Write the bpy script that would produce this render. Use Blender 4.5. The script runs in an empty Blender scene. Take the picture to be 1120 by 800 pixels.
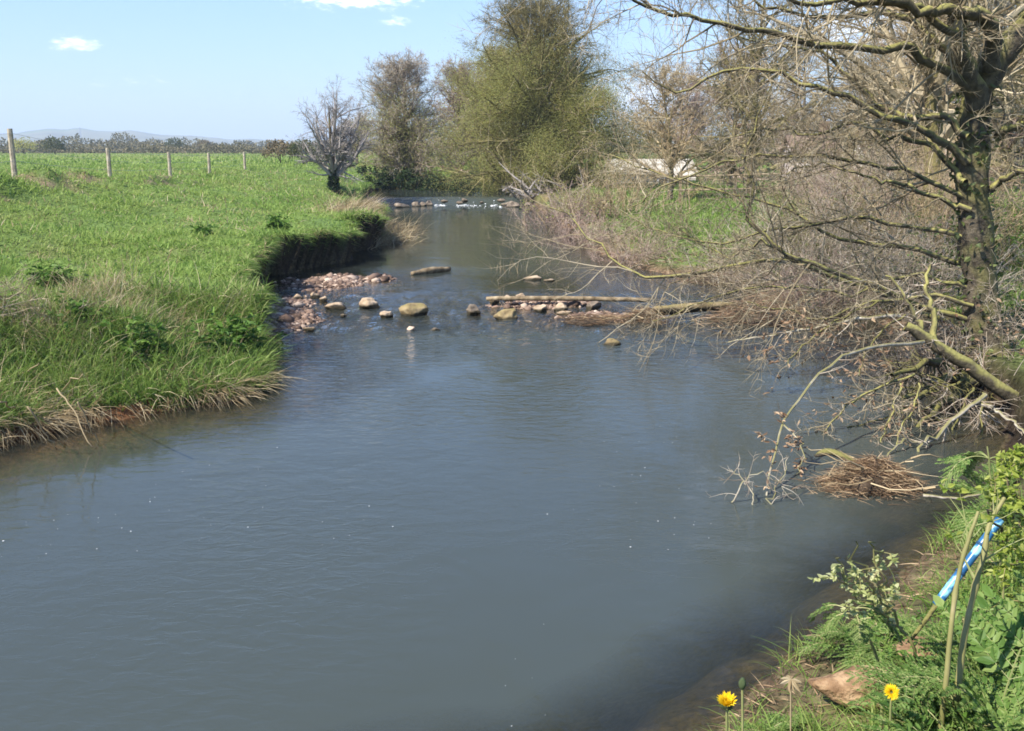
import bpy, math
import numpy as np
from mathutils import Vector

rng = np.random.default_rng(11)
scene = bpy.context.scene
COL = scene.collection
PI = math.pi

# ------------------------------------------------------------------ camera
CAM_Z = 2.6
F = 1099.0
PITCH = math.radians(12.2)
cd = bpy.data.cameras.new('camera')
cam = bpy.data.objects.new('camera', cd)
COL.objects.link(cam)
cam.location = (0, 0, CAM_Z)
cam.rotation_euler = (PI / 2 - PITCH, 0, 0)
cd.sensor_width = 36
cd.lens = 36 * F / 1120
cd.clip_start = 0.05
cd.clip_end = 20000
scene.camera = cam
CP, SP = math.cos(PITCH), math.sin(PITCH)


def ray(px, py):
    u = (px - 560) / F
    v = (400 - py) / F
    return np.array([u, CP + v * SP, -SP + v * CP])


def at(px, py, z=0.0):
    d = ray(px, py)
    t = (z - CAM_Z) / d[2]
    return np.array([d[0] * t, d[1] * t, z])


def pd(px, py, Y):
    d = ray(px, py)
    t = Y / d[1]
    return np.array([d[0] * t, Y, CAM_Z + d[2] * t])


# ------------------------------------------------------------------ numeric helpers
def S(x, a, b):
    t = np.clip((x - a) / (b - a), 0, 1)
    return t * t * (3 - 2 * t)


def _hash(ix, iy, seed):
    n = (ix.astype(np.int64) * 374761393 + iy.astype(np.int64) * 668265263 + seed * 982451653) & 0x7fffffff
    n = ((n ^ (n >> 13)) * 1274126177) & 0x7fffffff
    n = n ^ (n >> 16)
    return (n & 0xffff) / 65535.0


def noise2(x, y, seed=0):
    x = np.asarray(x, float); y = np.asarray(y, float)
    ix = np.floor(x); iy = np.floor(y)
    fx = x - ix; fy = y - iy
    fx = fx * fx * (3 - 2 * fx); fy = fy * fy * (3 - 2 * fy)
    a = _hash(ix, iy, seed); b = _hash(ix + 1, iy, seed)
    c = _hash(ix, iy + 1, seed); d = _hash(ix + 1, iy + 1, seed)
    return (a * (1 - fx) + b * fx) * (1 - fy) + (c * (1 - fx) + d * fx) * fy - 0.5


def fbm(x, y, seed=0, oct=3):
    r = 0; a = 1.0
    for k in range(oct):
        r = r + a * noise2(np.asarray(x) * 2 ** k, np.asarray(y) * 2 ** k, seed + 17 * k)
        a *= 0.5
    return r


def norm(v):
    return v / np.maximum(np.linalg.norm(v, axis=-1, keepdims=True), 1e-9)


def catmull(pts, n, k=None):
    """resample a polyline smoothly to n points"""
    p = np.asarray(pts, float)
    ext = np.vstack([2 * p[0] - p[1], p, 2 * p[-1] - p[-2]])
    m = len(p) - 1
    u = np.linspace(0, m - 1e-6, n)
    i = u.astype(int); t = (u - i)[:, None]
    p0, p1, p2, p3 = ext[i], ext[i + 1], ext[i + 2], ext[i + 3]
    return 0.5 * (2 * p1 + (p2 - p0) * t + (2 * p0 - 5 * p1 + 4 * p2 - p3) * t ** 2 + (3 * p1 - p0 - 3 * p2 + p3) * t ** 3)


# ------------------------------------------------------------------ mesh helpers
def build_mesh(name, pieces, smooth=False, attrs=None):
    """pieces: list of (V (n,3), F (m,k)); one mesh"""
    vs = []; loops = []; tot = []; off = 0
    for V, Fc in pieces:
        V = np.asarray(V, float).reshape(-1, 3)
        Fc = np.asarray(Fc, np.int64)
        vs.append(V)
        loops.append((Fc + off).ravel())
        tot.append(np.full(len(Fc), Fc.shape[1], np.int64))
        off += len(V)
    V = np.vstack(vs); L = np.concatenate(loops); T = np.concatenate(tot)
    me = bpy.data.meshes.new(name)
    me.vertices.add(len(V)); me.vertices.foreach_set('co', V.ravel().astype(np.float32))
    me.loops.add(len(L)); me.loops.foreach_set('vertex_index', L.astype(np.int32))
    me.polygons.add(len(T))
    st = np.concatenate([[0], np.cumsum(T)[:-1]])
    me.polygons.foreach_set('loop_start', st.astype(np.int32))
    me.polygons.foreach_set('loop_total', T.astype(np.int32))
    me.polygons.foreach_set('use_smooth', np.full(len(T), smooth, bool))
    if attrs:
        for k, a in attrs.items():
            a = np.asarray(a, np.float32)
            if a.ndim == 1:
                at_ = me.attributes.new(k, 'FLOAT', 'POINT'); at_.data.foreach_set('value', a)
            else:
                at_ = me.attributes.new(k, 'FLOAT_COLOR', 'POINT'); at_.data.foreach_set('color', a.ravel())
    me.update(calc_edges=True)
    return me


def tag(o, label=None, cat=None, group=None, kind=None):
    if label: o['label'] = label
    if cat: o['category'] = cat
    if group: o['group'] = group
    if kind: o['kind'] = kind
    return o


def mesh_obj(name, pieces, mat, parent=None, smooth=False, origin=None, attrs=None):
    if parent is not None:
        origin = np.array(parent_loc[parent.name])
    if origin is None:
        origin = np.zeros(3)
    origin = np.asarray(origin, float)
    pieces = [(np.asarray(V, float).reshape(-1, 3) - origin, Fc) for V, Fc in pieces]
    o = bpy.data.objects.new(name, build_mesh(name, pieces, smooth, attrs))
    COL.objects.link(o)
    if isinstance(mat, (list, tuple)):
        for m in mat: o.data.materials.append(m)
    else:
        o.data.materials.append(mat)
    if parent is not None:
        o.parent = parent
        parent_loc[o.name] = tuple(origin)
    else:
        o.location = origin
        parent_loc[o.name] = tuple(origin)
    return o


parent_loc = {}


def thing(name, loc, label, cat, group=None):
    o = bpy.data.objects.new(name, None)
    o.empty_display_size = 0.2
    COL.objects.link(o)
    o.location = loc
    parent_loc[o.name] = tuple(loc)
    return tag(o, label, cat, group)


def tubes(P, R, sides=5):
    P = np.asarray(P, float); R = np.asarray(R, float)
    if P.ndim == 2: P = P[None]; R = R[None]
    N, n, _ = P.shape
    T = norm(np.gradient(P, axis=1))
    mean = norm(P[:, -1] - P[:, 0] + 1e-6)
    ref = np.eye(3)[np.argmin(np.abs(mean), axis=1)]
    U = norm(np.cross(T, ref[:, None, :])); V = np.cross(T, U)
    a = np.linspace(0, 2 * PI, sides, endpoint=False)
    ring = P[:, :, None, :] + R[:, :, None, None] * (np.cos(a)[None, None, :, None] * U[:, :, None, :] + np.sin(a)[None, None, :, None] * V[:, :, None, :])
    verts = ring.reshape(-1, 3)
    b = (np.arange(N) * n * sides)[:, None, None] + (np.arange(n - 1) * sides)[None, :, None]
    k = np.arange(sides)[None, None, :]; k2 = (k + 1) % sides
    f = np.stack([b + k, b + k2, b + sides + k2, b + sides + k], axis=-1).reshape(-1, 4)
    return verts, f


def capped_tube(P, R, sides=8):
    """single tube with both ends closed, ends get a little irregular"""
    P = np.asarray(P, float); R = np.asarray(R, float)
    d0 = norm(P[0] - P[1]); d1 = norm(P[-1] - P[-2])
    P2 = np.vstack([P[0] + d0 * 0.001, P, P[-1] + d1 * 0.001])
    R2 = np.concatenate([[R[0] * 0.02], R, [R[-1] * 0.02]])
    return tubes(P2, R2, sides)


def grow(pos, d, L, r0, nseg, wander, trop, taper=0.15):
    """vectorised branch growth; returns P (N,n,3), R (N,n)"""
    N = len(pos)
    P = [pos]; dd = norm(d)
    trop = np.asarray(trop, float)
    for j in range(nseg):
        dd = norm(dd + rng.normal(0, wander, (N, 3)) + trop)
        P.append(P[-1] + dd * (L / nseg)[:, None])
    P = np.stack(P, axis=1)
    s = np.linspace(0, 1, nseg + 1)
    R = r0[:, None] * (1 - (1 - taper) * s)[None]
    return P, R


def spawn(P, R, k, t0=0.15, t1=1.0, ang=(50, 15), ratio=0.5, Lmin=0.0, Lmax=99, nseg=4, wander=0.15, trop=(0, 0, 0.03), rr=0.6, rmin=0.002, rmax=9, tip=0.5, dome=0):
    N, n, _ = P.shape
    t = t0 + (t1 - t0) * rng.random((N, k))
    u = np.clip(t * (n - 1), 0, n - 1 - 1e-6)
    i = u.astype(int); f = (u - i)
    row = np.arange(N)[:, None]
    pos = P[row, i] * (1 - f)[..., None] + P[row, i + 1] * f[..., None]
    T = norm(P[row, i + 1] - P[row, i])
    pr = R[row, i] * (1 - f) + R[row, i + 1] * f
    plen = np.linalg.norm(np.diff(P, axis=1), axis=2).sum(1)
    L = plen[:, None] * ratio * (1 - tip * t) * rng.uniform(0.5, 1.25, (N, k))
    if dome:
        L = plen[:, None] * ratio * np.sqrt(np.clip(1.02 - t ** 3, .04, 1)) * rng.uniform(.62, 1.12, (N, k))
    L = np.clip(L, Lmin, Lmax)
    a = np.radians(rng.normal(ang[0], ang[1], (N, k)) - dome * t)
    q = rng.normal(size=(N, k, 3)); q = norm(q - (q * T).sum(-1, keepdims=True) * T)
    d = np.cos(a)[..., None] * T + np.sin(a)[..., None] * q
    r0 = np.clip(pr * rr, rmin, rmax)
    return grow(pos.reshape(-1, 3), d.reshape(-1, 3), L.ravel(), r0.ravel(), nseg, wander, trop)


def leaves(pos, d, nrm, L, W, fold=0.25):
    """two-quad folded leaves"""
    N = len(pos)
    d = norm(d); side = norm(np.cross(d, nrm)); up = np.cross(side, d)
    L = np.broadcast_to(L, (N,))[:, None]; W = np.broadcast_to(W, (N,))[:, None]
    b = pos; t = pos + d * L - up * L * 0.12
    r1 = pos + d * L * .3 + side * W * .5 + up * W * fold
    r2 = pos + d * L * .68 + side * W * .38 + up * W * fold * .6
    l1 = pos + d * L * .3 - side * W * .5 + up * W * fold
    l2 = pos + d * L * .68 - side * W * .38 + up * W * fold * .6
    V = np.stack([b, r1, r2, t, l2, l1], 1).reshape(-1, 3)
    o = (np.arange(N) * 6)[:, None]
    Fc = np.concatenate([o + np.array([0, 1, 2, 3]), o + np.array([0, 3, 4, 5])], 0)
    return V, Fc


def rand_dir(n, zlo=-1, zhi=1):
    z = rng.uniform(zlo, zhi, n); a = rng.uniform(0, 2 * PI, n)
    s = np.sqrt(np.maximum(0, 1 - z * z))
    return np.stack([s * np.cos(a), s * np.sin(a), z], 1)


def blades(pos, d, L, W, droop, segs=3):
    """curved tapering grass blades; d = initial direction"""
    N = len(pos)
    d = norm(d)
    L = np.broadcast_to(L, (N,)); W = np.broadcast_to(W, (N,)); droop = np.broadcast_to(droop, (N,))
    hd = d.copy(); hd[:, 2] = 0
    a = rng.uniform(0, 2 * PI, N)
    hd = norm(hd + 0.15 * np.stack([np.cos(a), np.sin(a), 0 * a], 1))
    side = norm(np.cross(d, np.stack([np.cos(a), np.sin(a), 0.2 + 0 * a], 1)))
    pts = [pos]; dd = d
    for j in range(segs):
        dd = norm(dd + (droop / segs)[:, None] * (hd * 0.8 + np.array([0, 0, -1.0])))
        pts.append(pts[-1] + dd * (L / segs)[:, None])
    rows = []
    for j in range(segs):
        w = (W * (1 - (j / segs) ** 1.5) * 0.5)[:, None]
        rows += [pts[j] - side * w, pts[j] + side * w]
    rows.append(pts[segs])
    V = np.stack(rows, 1)
    m = 2 * segs + 1
    o = (np.arange(N) * m)[:, None]
    q = np.concatenate([o + np.array([2 * j, 2 * j + 1, 2 * j + 3, 2 * j + 2]) for j in range(segs - 1)], 0)
    tcap = o + np.array([2 * segs - 2, 2 * segs - 1, 2 * segs])
    V = V.reshape(-1, 3)
    return [(V, q), (V[:0], np.zeros((0, 3), int))] if False else _mix(V, q, tcap)


def _mix(V, q, t):
    return [(V, q)], [(V, t)]


def blade_pieces(*a, **k):
    """blades as one vertex block holding quads and tip triangles (degenerate quads avoided)"""
    (A,), (B,) = blades(*a, **k)
    V, q = A; _, t = B
    return MixPiece(V, q, t)


class MixPiece:
    def __init__(s, V, q, t): s.V, s.q, s.t = V, q, t


def mix_obj(name, mps, mat, parent=None, origin=None, smooth=False):
    """object from MixPieces"""
    if parent is not None: origin = np.array(parent_loc[parent.name])
    origin = np.zeros(3) if origin is None else np.asarray(origin, float)
    vs = []; qs = []; ts = []; off = 0
    for m in mps:
        vs.append(m.V - origin); qs.append(m.q + off); ts.append(m.t + off); off += len(m.V)
    V = np.vstack(vs); Q = np.vstack(qs); T = np.vstack(ts)
    # first piece carries the vertices, second none (indices are offset by len(V), so take it off)
    o = bpy.data.objects.new(name, build_mesh(name, [(V, Q), (np.zeros((0, 3)), T - len(V))], smooth))
    COL.objects.link(o)
    o.data.materials.append(mat)
    if parent is not None: o.parent = parent
    else: o.location = origin
    parent_loc[o.name] = tuple(origin)
    return o


def ico(sub=1):
    import bmesh
    bm = bmesh.new(); bmesh.ops.create_icosphere(bm, subdivisions=sub, radius=1)
    V = np.array([v.co[:] for v in bm.verts]); Fc = np.array([[v.index for v in f.verts] for f in bm.faces])
    bm.free()
    return V, Fc


ICO1 = ico(1); ICO2 = ico(2); ICO3 = ico(3); ICO4 = ico(4)


def noise3(p, seed):
    r = np.random.default_rng(seed)
    out = 0
    for k in range(7):
        w = r.normal(size=3) * (1.2 + 0.9 * k); ph = r.uniform(0, 6.28)
        out = out + np.sin(p @ w + ph) / (1 + 0.9 * k)
    return out * 0.35


def stone(size, seed, sub=3, rough=0.25, cuts=5):
    V, Fc = {1: ICO1, 2: ICO2, 3: ICO3, 4: ICO4}[sub]
    r = np.random.default_rng(seed)
    V = V.copy()
    for k in range(cuts):   # flattened facets
        nn = norm(r.normal(size=3)); h = r.uniform(.55, .85)
        dist = V @ nn - h
        V = V - np.maximum(dist, 0)[:, None] * nn
    V = V * (1 + rough * 0.6 * noise3(V * 1.1, seed)[:, None] + rough * 0.18 * noise3(V * 4.1, seed + 1)[:, None])
    a = r.uniform(0, 6.28)
    V = V * np.asarray(size)
    return V, Fc


def rotz(V, a):
    c, s = math.cos(a), math.sin(a)
    V = np.asarray(V, float)
    return np.stack([V[:, 0] * c - V[:, 1] * s, V[:, 0] * s + V[:, 1] * c, V[:, 2]], 1)


def box(cx, cy, cz, sx, sy, sz):
    x, y, z = sx / 2, sy / 2, sz / 2
    V = np.array([[-x, -y, -z], [x, -y, -z], [x, y, -z], [-x, y, -z], [-x, -y, z], [x, -y, z], [x, y, z], [-x, y, z]]) + [cx, cy, cz]
    Fc = np.array([[0, 3, 2, 1], [4, 5, 6, 7], [0, 1, 5, 4], [1, 2, 6, 5], [2, 3, 7, 6], [3, 0, 4, 7]])
    return V, Fc


# ------------------------------------------------------------------ materials
def new_mat(name):
    m = bpy.data.materials.new(name); m.use_nodes = True
    nt = m.node_tree; nt.nodes.clear()
    out = nt.nodes.new('ShaderNodeOutputMaterial')
    return m, nt, out


def ramp_node(nt, stops):
    r = nt.nodes.new('ShaderNodeValToRGB')
    el = r.color_ramp.elements
    while len(el) < len(stops): el.new(0.5)
    for e, (p, c) in zip(el, stops):
        e.position = p; e.color = (c[0], c[1], c[2], 1)
    return r


def pmat(name, stops, src='noise', scale=8.0, rough=0.85, bump=0.0, bscale=30.0, transl=0.0, mossy=None, spec=0.2, patch=0.0, pscale=1.0, wet=0.0):
    """procedural material: colours from per-piece randomness and/or noise; optional moss on upward sides, translucency for leaves"""
    m, nt, out = new_mat(name)
    N = nt.nodes; Lk = nt.links
    tc = N.new('ShaderNodeTexCoord')
    geo = N.new('ShaderNodeNewGeometry')
    nz = N.new('ShaderNodeTexNoise'); nz.inputs['Scale'].default_value = scale; nz.inputs['Detail'].default_value = 5
    Lk.new(tc.outputs['Object'], nz.inputs['Vector'])
    rp = ramp_node(nt, stops)
    if src == 'island':
        if patch > 0:
            nz.inputs['Scale'].default_value = pscale
            mr = N.new('ShaderNodeMapRange'); mr.inputs['From Min'].default_value = .3; mr.inputs['From Max'].default_value = .7
            Lk.new(nz.outputs['Fac'], mr.inputs['Value'])
            mx = N.new('ShaderNodeMix'); mx.inputs['Factor'].default_value = patch
            Lk.new(geo.outputs['Random Per Island'], mx.inputs['A']); Lk.new(mr.outputs['Result'], mx.inputs['B'])
            Lk.new(mx.outputs['Result'], rp.inputs['Fac'])
        else:
            Lk.new(geo.outputs['Random Per Island'], rp.inputs['Fac'])
    else:
        mr = N.new('ShaderNodeMapRange'); mr.inputs['From Min'].default_value = .28; mr.inputs['From Max'].default_value = .72
        Lk.new(nz.outputs['Fac'], mr.inputs['Value']); Lk.new(mr.outputs['Result'], rp.inputs['Fac'])
    col = rp.outputs['Color']
    if mossy:
        # moss grows on the upper and northern sides of bark and stone
        sep = N.new('ShaderNodeSeparateXYZ'); Lk.new(geo.outputs['Normal'], sep.inputs[0])
        n2 = N.new('ShaderNodeTexNoise'); n2.inputs['Scale'].default_value = mossy.get('scale', 5); n2.inputs['Detail'].default_value = 4
        Lk.new(tc.outputs['Object'], n2.inputs['Vector'])
        ad = N.new('ShaderNodeMath'); ad.operation = 'MULTIPLY_ADD'
        Lk.new(n2.outputs['Fac'], ad.inputs[0]); ad.inputs[1].default_value = mossy.get('noise', 2.0)
        Lk.new(sep.outputs['Z'], ad.inputs[2])
        mr2 = N.new('ShaderNodeMapRange'); mr2.inputs['From Min'].default_value = mossy.get('lo', 1.0); mr2.inputs['From Max'].default_value = mossy.get('hi', 1.6)
        Lk.new(ad.outputs[0], mr2.inputs['Value'])
        mx = N.new('ShaderNodeMix'); mx.data_type = 'RGBA'
        Lk.new(mr2.outputs['Result'], mx.inputs['Factor']); Lk.new(col, mx.inputs['A']); mx.inputs['B'].default_value = (*mossy['col'], 1)
        col = mx.outputs['Result']
    bs = N.new('ShaderNodeBsdfPrincipled')
    bs.inputs['Roughness'].default_value = rough
    bs.inputs['Specular IOR Level'].default_value = spec
    if wet > 0:      # wet, algae-stained foot of a stone standing in water
        so_ = N.new('ShaderNodeSeparateXYZ'); Lk.new(tc.outputs['Object'], so_.inputs[0])
        wa = N.new('ShaderNodeMath'); wa.operation = 'MULTIPLY_ADD'; Lk.new(nz.outputs['Fac'], wa.inputs[0]); wa.inputs[1].default_value = -.09; Lk.new(so_.outputs['Z'], wa.inputs[2])
        wr = N.new('ShaderNodeMapRange'); wr.inputs['From Min'].default_value = wet - .055; wr.inputs['From Max'].default_value = wet - .02
        Lk.new(wa.outputs[0], wr.inputs['Value'])
        wm = N.new('ShaderNodeMix'); wm.data_type = 'RGBA'
        Lk.new(wr.outputs['Result'], wm.inputs['Factor']); wm.inputs['A'].default_value = (.045, .036, .020, 1); Lk.new(col, wm.inputs['B'])
        col = wm.outputs['Result']
    Lk.new(col, bs.inputs['Base Color'])
    if bump > 0:
        nb = N.new('ShaderNodeTexNoise'); nb.inputs['Scale'].default_value = bscale; nb.inputs['Detail'].default_value = 6
        Lk.new(tc.outputs['Object'], nb.inputs['Vector'])
        bp = N.new('ShaderNodeBump'); bp.inputs['Strength'].default_value = bump; bp.inputs['Distance'].default_value = 0.02
        Lk.new(nb.outputs['Fac'], bp.inputs['Height']); Lk.new(bp.outputs['Normal'], bs.inputs['Normal'])
    if transl > 0:
        tr = N.new('ShaderNodeBsdfTranslucent'); Lk.new(col, tr.inputs['Color'])
        ms = N.new('ShaderNodeMixShader'); ms.inputs[0].default_value = transl
        Lk.new(bs.outputs[0], ms.inputs[1]); Lk.new(tr.outputs[0], ms.inputs[2])
        Lk.new(ms.outputs[0], out.inputs['Surface'])
    else:
        Lk.new(bs.outputs[0], out.inputs['Surface'])
    return m


MOSS = (0.14, 0.13, 0.025)
M = {}
M['grass'] = pmat('grass_blades', [(0, (.13, .22, .045)), (.4, (.23, .335, .07)), (.75, (.31, .38, .10)), (.9, (.37, .37, .15)), (1, (.50, .43, .24))], 'island', transl=.4, patch=.6, pscale=.5, rough=.6)
M['long_grass'] = pmat('long_grass_blades', [(0, (.085, .15, .028)), (.45, (.17, .265, .05)), (.75, (.26, .34, .085)), (.87, (.37, .36, .15)), (1, (.54, .46, .27))], 'island', transl=.4, patch=.35, pscale=1.3, rough=.55)
M['meadow'] = pmat('meadow_blades', [(0, (.10, .18, .03)), (.6, (.19, .285, .055)), (1, (.31, .36, .10))], 'island', transl=.4, rough=.6)
M['straw'] = pmat('straw', [(0, (.22, .15, .075)), (.5, (.38, .29, .16)), (1, (.56, .47, .30))], 'island', transl=.25)
M['dead_reed'] = pmat('dead_reed', [(0, (.13, .075, .042)), (.5, (.27, .17, .10)), (1, (.44, .32, .20))], 'island', transl=.15)
M['dead_brown'] = pmat('dead_brown', [(0, (.08, .05, .03)), (.5, (.25, .155, .085)), (1, (.50, .37, .22))], 'island', transl=.15)
M['bark'] = pmat('alder_bark', [(0, (.035, .028, .02)), (.5, (.085, .068, .045)), (1, (.16, .13, .09))], 'noise', scale=14, bump=.9, bscale=38, mossy=dict(col=(.17, .155, .05), lo=.95, hi=1.5, noise=2.0, scale=3.5))
M['limb_bark'] = pmat('limb_bark', [(0, (.04, .033, .022)), (1, (.12, .10, .06))], 'noise', scale=14, bump=.6, bscale=40, mossy=dict(col=(.27, .245, .08), lo=1.0, hi=1.6, noise=2.0, scale=6))
M['pale_bark'] = pmat('pale_bark', [(0, (.22, .185, .13)), (.6, (.40, .35, .27)), (1, (.55, .50, .41))], 'noise', scale=12, bump=.4, bscale=40, mossy=dict(col=(.2, .18, .07), lo=1.3, hi=1.9, noise=2.0, scale=5))
M['mossy_bark'] = pmat('mossy_bark', [(0, (.11, .095, .035)), (1, (.24, .20, .075))], 'noise', scale=5, bump=.8, bscale=25)
M['twig'] = pmat('alder_twigs', [(0, (.14, .105, .06)), (.5, (.28, .225, .135)), (1, (.45, .375, .25))], 'island')
M['twig_olive'] = pmat('olive_twigs', [(0, (.10, .08, .035)), (.5, (.18, .15, .06)), (1, (.28, .235, .11))], 'island')
M['twig_brown'] = pmat('willow_stems', [(0, (.19, .13, .07)), (.5, (.33, .245, .13)), (1, (.48, .38, .23))], 'island')
M['twig_pink'] = pmat('bramble_canes', [(0, (.15, .095, .07)), (.5, (.27, .19, .145)), (1, (.42, .33, .26))], 'island')
M['twig_grey'] = pmat('grey_twigs', [(0, (.15, .13, .115)), (.5, (.25, .22, .20)), (1, (.38, .34, .31))], 'island')
M['twig_pale'] = pmat('dead_pale_twigs', [(0, (.18, .13, .09)), (.5, (.31, .25, .18)), (1, (.48, .42, .33))], 'island')
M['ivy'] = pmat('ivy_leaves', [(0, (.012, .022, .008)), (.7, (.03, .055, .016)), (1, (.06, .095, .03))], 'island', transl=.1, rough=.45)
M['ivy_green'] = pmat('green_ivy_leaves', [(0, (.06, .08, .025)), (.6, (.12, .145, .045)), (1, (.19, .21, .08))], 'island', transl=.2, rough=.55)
M['olive_leaf'] = pmat('young_olive_leaves', [(0, (.31, .305, .09)), (.5, (.40, .39, .125)), (1, (.47, .455, .17))], 'island', transl=.5)
M['brown_bud'] = pmat('brown_buds', [(0, (.12, .09, .05)), (.6, (.20, .155, .09)), (1, (.27, .22, .13))], 'island', transl=.2)
M['bush_leaf'] = pmat('hedge_leaves', [(0, (.045, .06, .022)), (.5, (.085, .10, .035)), (1, (.13, .135, .06))], 'island', transl=.25)
M['far_wood'] = pmat('far_wood', [(0, (.09, .085, .045)), (.4, (.15, .135, .07)), (.7, (.20, .17, .10)), (1, (.24, .21, .14))], 'island', transl=.2, patch=.6, pscale=.03)
M['hawthorn'] = pmat('fresh_hawthorn_leaves', [(0, (.15, .22, .025)), (.5, (.28, .33, .05)), (1, (.42, .44, .12))], 'island', transl=.45, rough=.45)
M['pale_bud'] = pmat('pale_bud_leaves', [(0, (.24, .27, .08)), (.5, (.40, .42, .17)), (1, (.56, .56, .30))], 'island', transl=.4)
M['nettle'] = pmat('nettle_leaves', [(0, (.05, .11, .02)), (.5, (.10, .19, .03)), (1, (.19, .29, .06))], 'island', transl=.35, rough=.5)
M['fern'] = pmat('parsley_leaves', [(0, (.07, .14, .028)), (.5, (.14, .23, .05)), (1, (.26, .33, .10))], 'island', transl=.4, rough=.5)
M['stem'] = pmat('green_stem', [(0, (.16, .19, .06)), (1, (.30, .28, .12))], 'noise', scale=9, rough=.5)
M['hog_stem'] = pmat('old_stalk', [(0, (.13, .125, .04)), (.6, (.22, .20, .075)), (1, (.34, .27, .15))], 'noise', scale=7, rough=.55)
M['petal'] = pmat('dandelion_petals', [(0, (.80, .52, .01)), (1, (.88, .68, .03))], 'island', transl=.3, rough=.6)
M['bud'] = pmat('dark_bud', [(0, (.03, .05, .02)), (1, (.08, .10, .04))], 'noise', scale=20)
M['stone'] = pmat('pale_stone', [(0, (.22, .15, .09)), (.4, (.36, .265, .17)), (1, (.56, .44, .31))], 'noise', scale=6, bump=.5, bscale=26, wet=.03)
M['stone_moss'] = pmat('mossy_stone', [(0, (.14, .10, .05)), (.5, (.27, .20, .10)), (1, (.42, .33, .19))], 'noise', scale=6, bump=.8, bscale=22, mossy=dict(col=(.20, .165, .055), lo=1.5, hi=2.3, noise=2.0, scale=7), wet=.03)
M['stone_dark'] = pmat('dark_stone', [(0, (.09, .07, .05)), (.5, (.18, .14, .10)), (1, (.32, .26, .19))], 'noise', scale=7, bump=.6, bscale=22, wet=.03)
M['rock_red'] = pmat('red_brown_rock', [(0, (.11, .06, .03)), (.5, (.24, .145, .075)), (1, (.44, .30, .17))], 'noise', scale=16, bump=1.0, bscale=45)
M['gravel'] = pmat('gravel_pebbles', [(0, (.075, .048, .033)), (.4, (.17, .11, .078)), (.8, (.29, .20, .145)), (1, (.52, .41, .31))], 'island', bump=.3, bscale=40)
M['timber'] = pmat('grey_timber', [(0, (.09, .065, .036)), (.5, (.21, .155, .09)), (1, (.38, .30, .19))], 'noise', scale=9, bump=.5, bscale=30)
M['post'] = pmat('weathered_post', [(0, (.24, .20, .14)), (.5, (.38, .32, .23)), (1, (.50, .43, .32))], 'noise', scale=10, bump=.4, bscale=40)
M['wire'] = pmat('galvanised_wire', [(0, (.25, .25, .25)), (1, (.4, .4, .4))], 'noise', rough=.5)
M['white_wall'] = pmat('white_render', [(0, (.70, .66, .60)), (1, (.82, .79, .74))], 'noise', scale=1.5)
M['pink_wall'] = pmat('pinkish_render', [(0, (.56, .45, .38)), (1, (.74, .64, .57))], 'noise', scale=1.2)
M['cream_wall'] = pmat('cream_stone', [(0, (.50, .42, .30)), (1, (.68, .60, .46))], 'noise', scale=2)
M['roof'] = pmat('brown_roof', [(0, (.13, .085, .06)), (1, (.24, .17, .12))], 'noise', scale=3)
M['pale_roof'] = pmat('pale_roof', [(0, (.42, .37, .29)), (1, (.55, .50, .40))], 'noise', scale=3)
M['glass'] = pmat('window_glass', [(0, (.03, .035, .04)), (1, (.05, .06, .07))], 'noise', rough=.1, spec=.6)
M['pylon'] = pmat('pylon_steel', [(0, (.22, .23, .24)), (1, (.30, .31, .32))], 'noise', rough=.5)
M['blue'] = pmat('blue_plastic_shade_glint', [(0, (.012, .06, .14)), (.52, (.03, .13, .27)), (.64, (.22, .50, .64)), (1, (.45, .70, .78))], 'noise', scale=14, rough=.3, spec=.5)  # navy shade and cyan highlights of the pipe painted in as noise patches
M['foam'] = pmat('foam', [(0, (.40, .41, .40)), (1, (.75, .75, .73))], 'island', rough=.7)
M['soil'] = pmat('dark_soil', [(0, (.02, .014, .009)), (.5, (.055, .038, .024)), (1, (.10, .07, .045))], 'noise', scale=9, bump=1, bscale=20)
M['bottle_cap'] = pmat('dark_cap', [(0, (.02, .05, .10)), (1, (.03, .08, .16))], 'noise', rough=.4)

# ------------------------------------------------------------------ river and terrain
L_px = [(-150, 516, 0), (-60, 498, 0), (0, 486, 0), (60, 474, 0), (130, 460, 0), (200, 450, 0), (262, 440, 0), (292, 424, 0), (299, 404, 0),
        (290, 384, 0), (262, 370, 0), (248, 358, 0), (254, 343, .02), (276, 328, .06), (292, 313, .1), (312, 298, .1), (345, 290, .1), (375, 285, .1), (398, 273, .1),
        (412, 262, .1), (415, 250, .1), (405, 240, .1), (398, 230, .1), (402, 223.5, .1)]
Lw = [(-60, -6), (-30, 1.5), (-14, 5.0), (-8.5, 6.9)] + [tuple(at(*p)[:2]) for p in L_px] + [(-7.3, 52), (-7.0, 56), (-4.5, 62), (4, 67), (14, 73), (45, 90), (120, 120)]
R_px = [(835, 800, 0), (890, 745, 0), (950, 700, 0), (1000, 645, 0), (1045, 590, 0), (1095, 545, 0), (1118, 505, 0), (1098, 462, 0), (1050, 428, 0), (1008, 402, 0),
        (985, 376, 0), (975, 352, 0), (925, 340, 0), (865, 331, .02), (822, 318, .06), (800, 305, .1), (750, 301, .1), (705, 296, .1), (660, 280, .1), (628, 258, .1), (603, 240, .1), (588, 228, .1)]
Rw = [(-60, -16), (-30, -6), (-10, 0.5), (-4, 2.0), (-1.2, 3.0), (0.2, 3.55)] + [tuple(at(*p)[:2]) for p in R_px] + [(1.4, 49.5), (4.5, 54), (14, 60), (45, 76), (120, 104)]
nL, nR = 3 * len(Lw), 3 * len(Rw)


def smooth2(pts, n):
    p = np.array(pts, float)
    return catmull(np.hstack([p, np.zeros((len(p), 1))]), n)[:, :2]


LL = smooth2(Lw, nL); RR = smooth2(Rw, nR)
POLY = np.vstack([LL, RR[::-1]])


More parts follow.
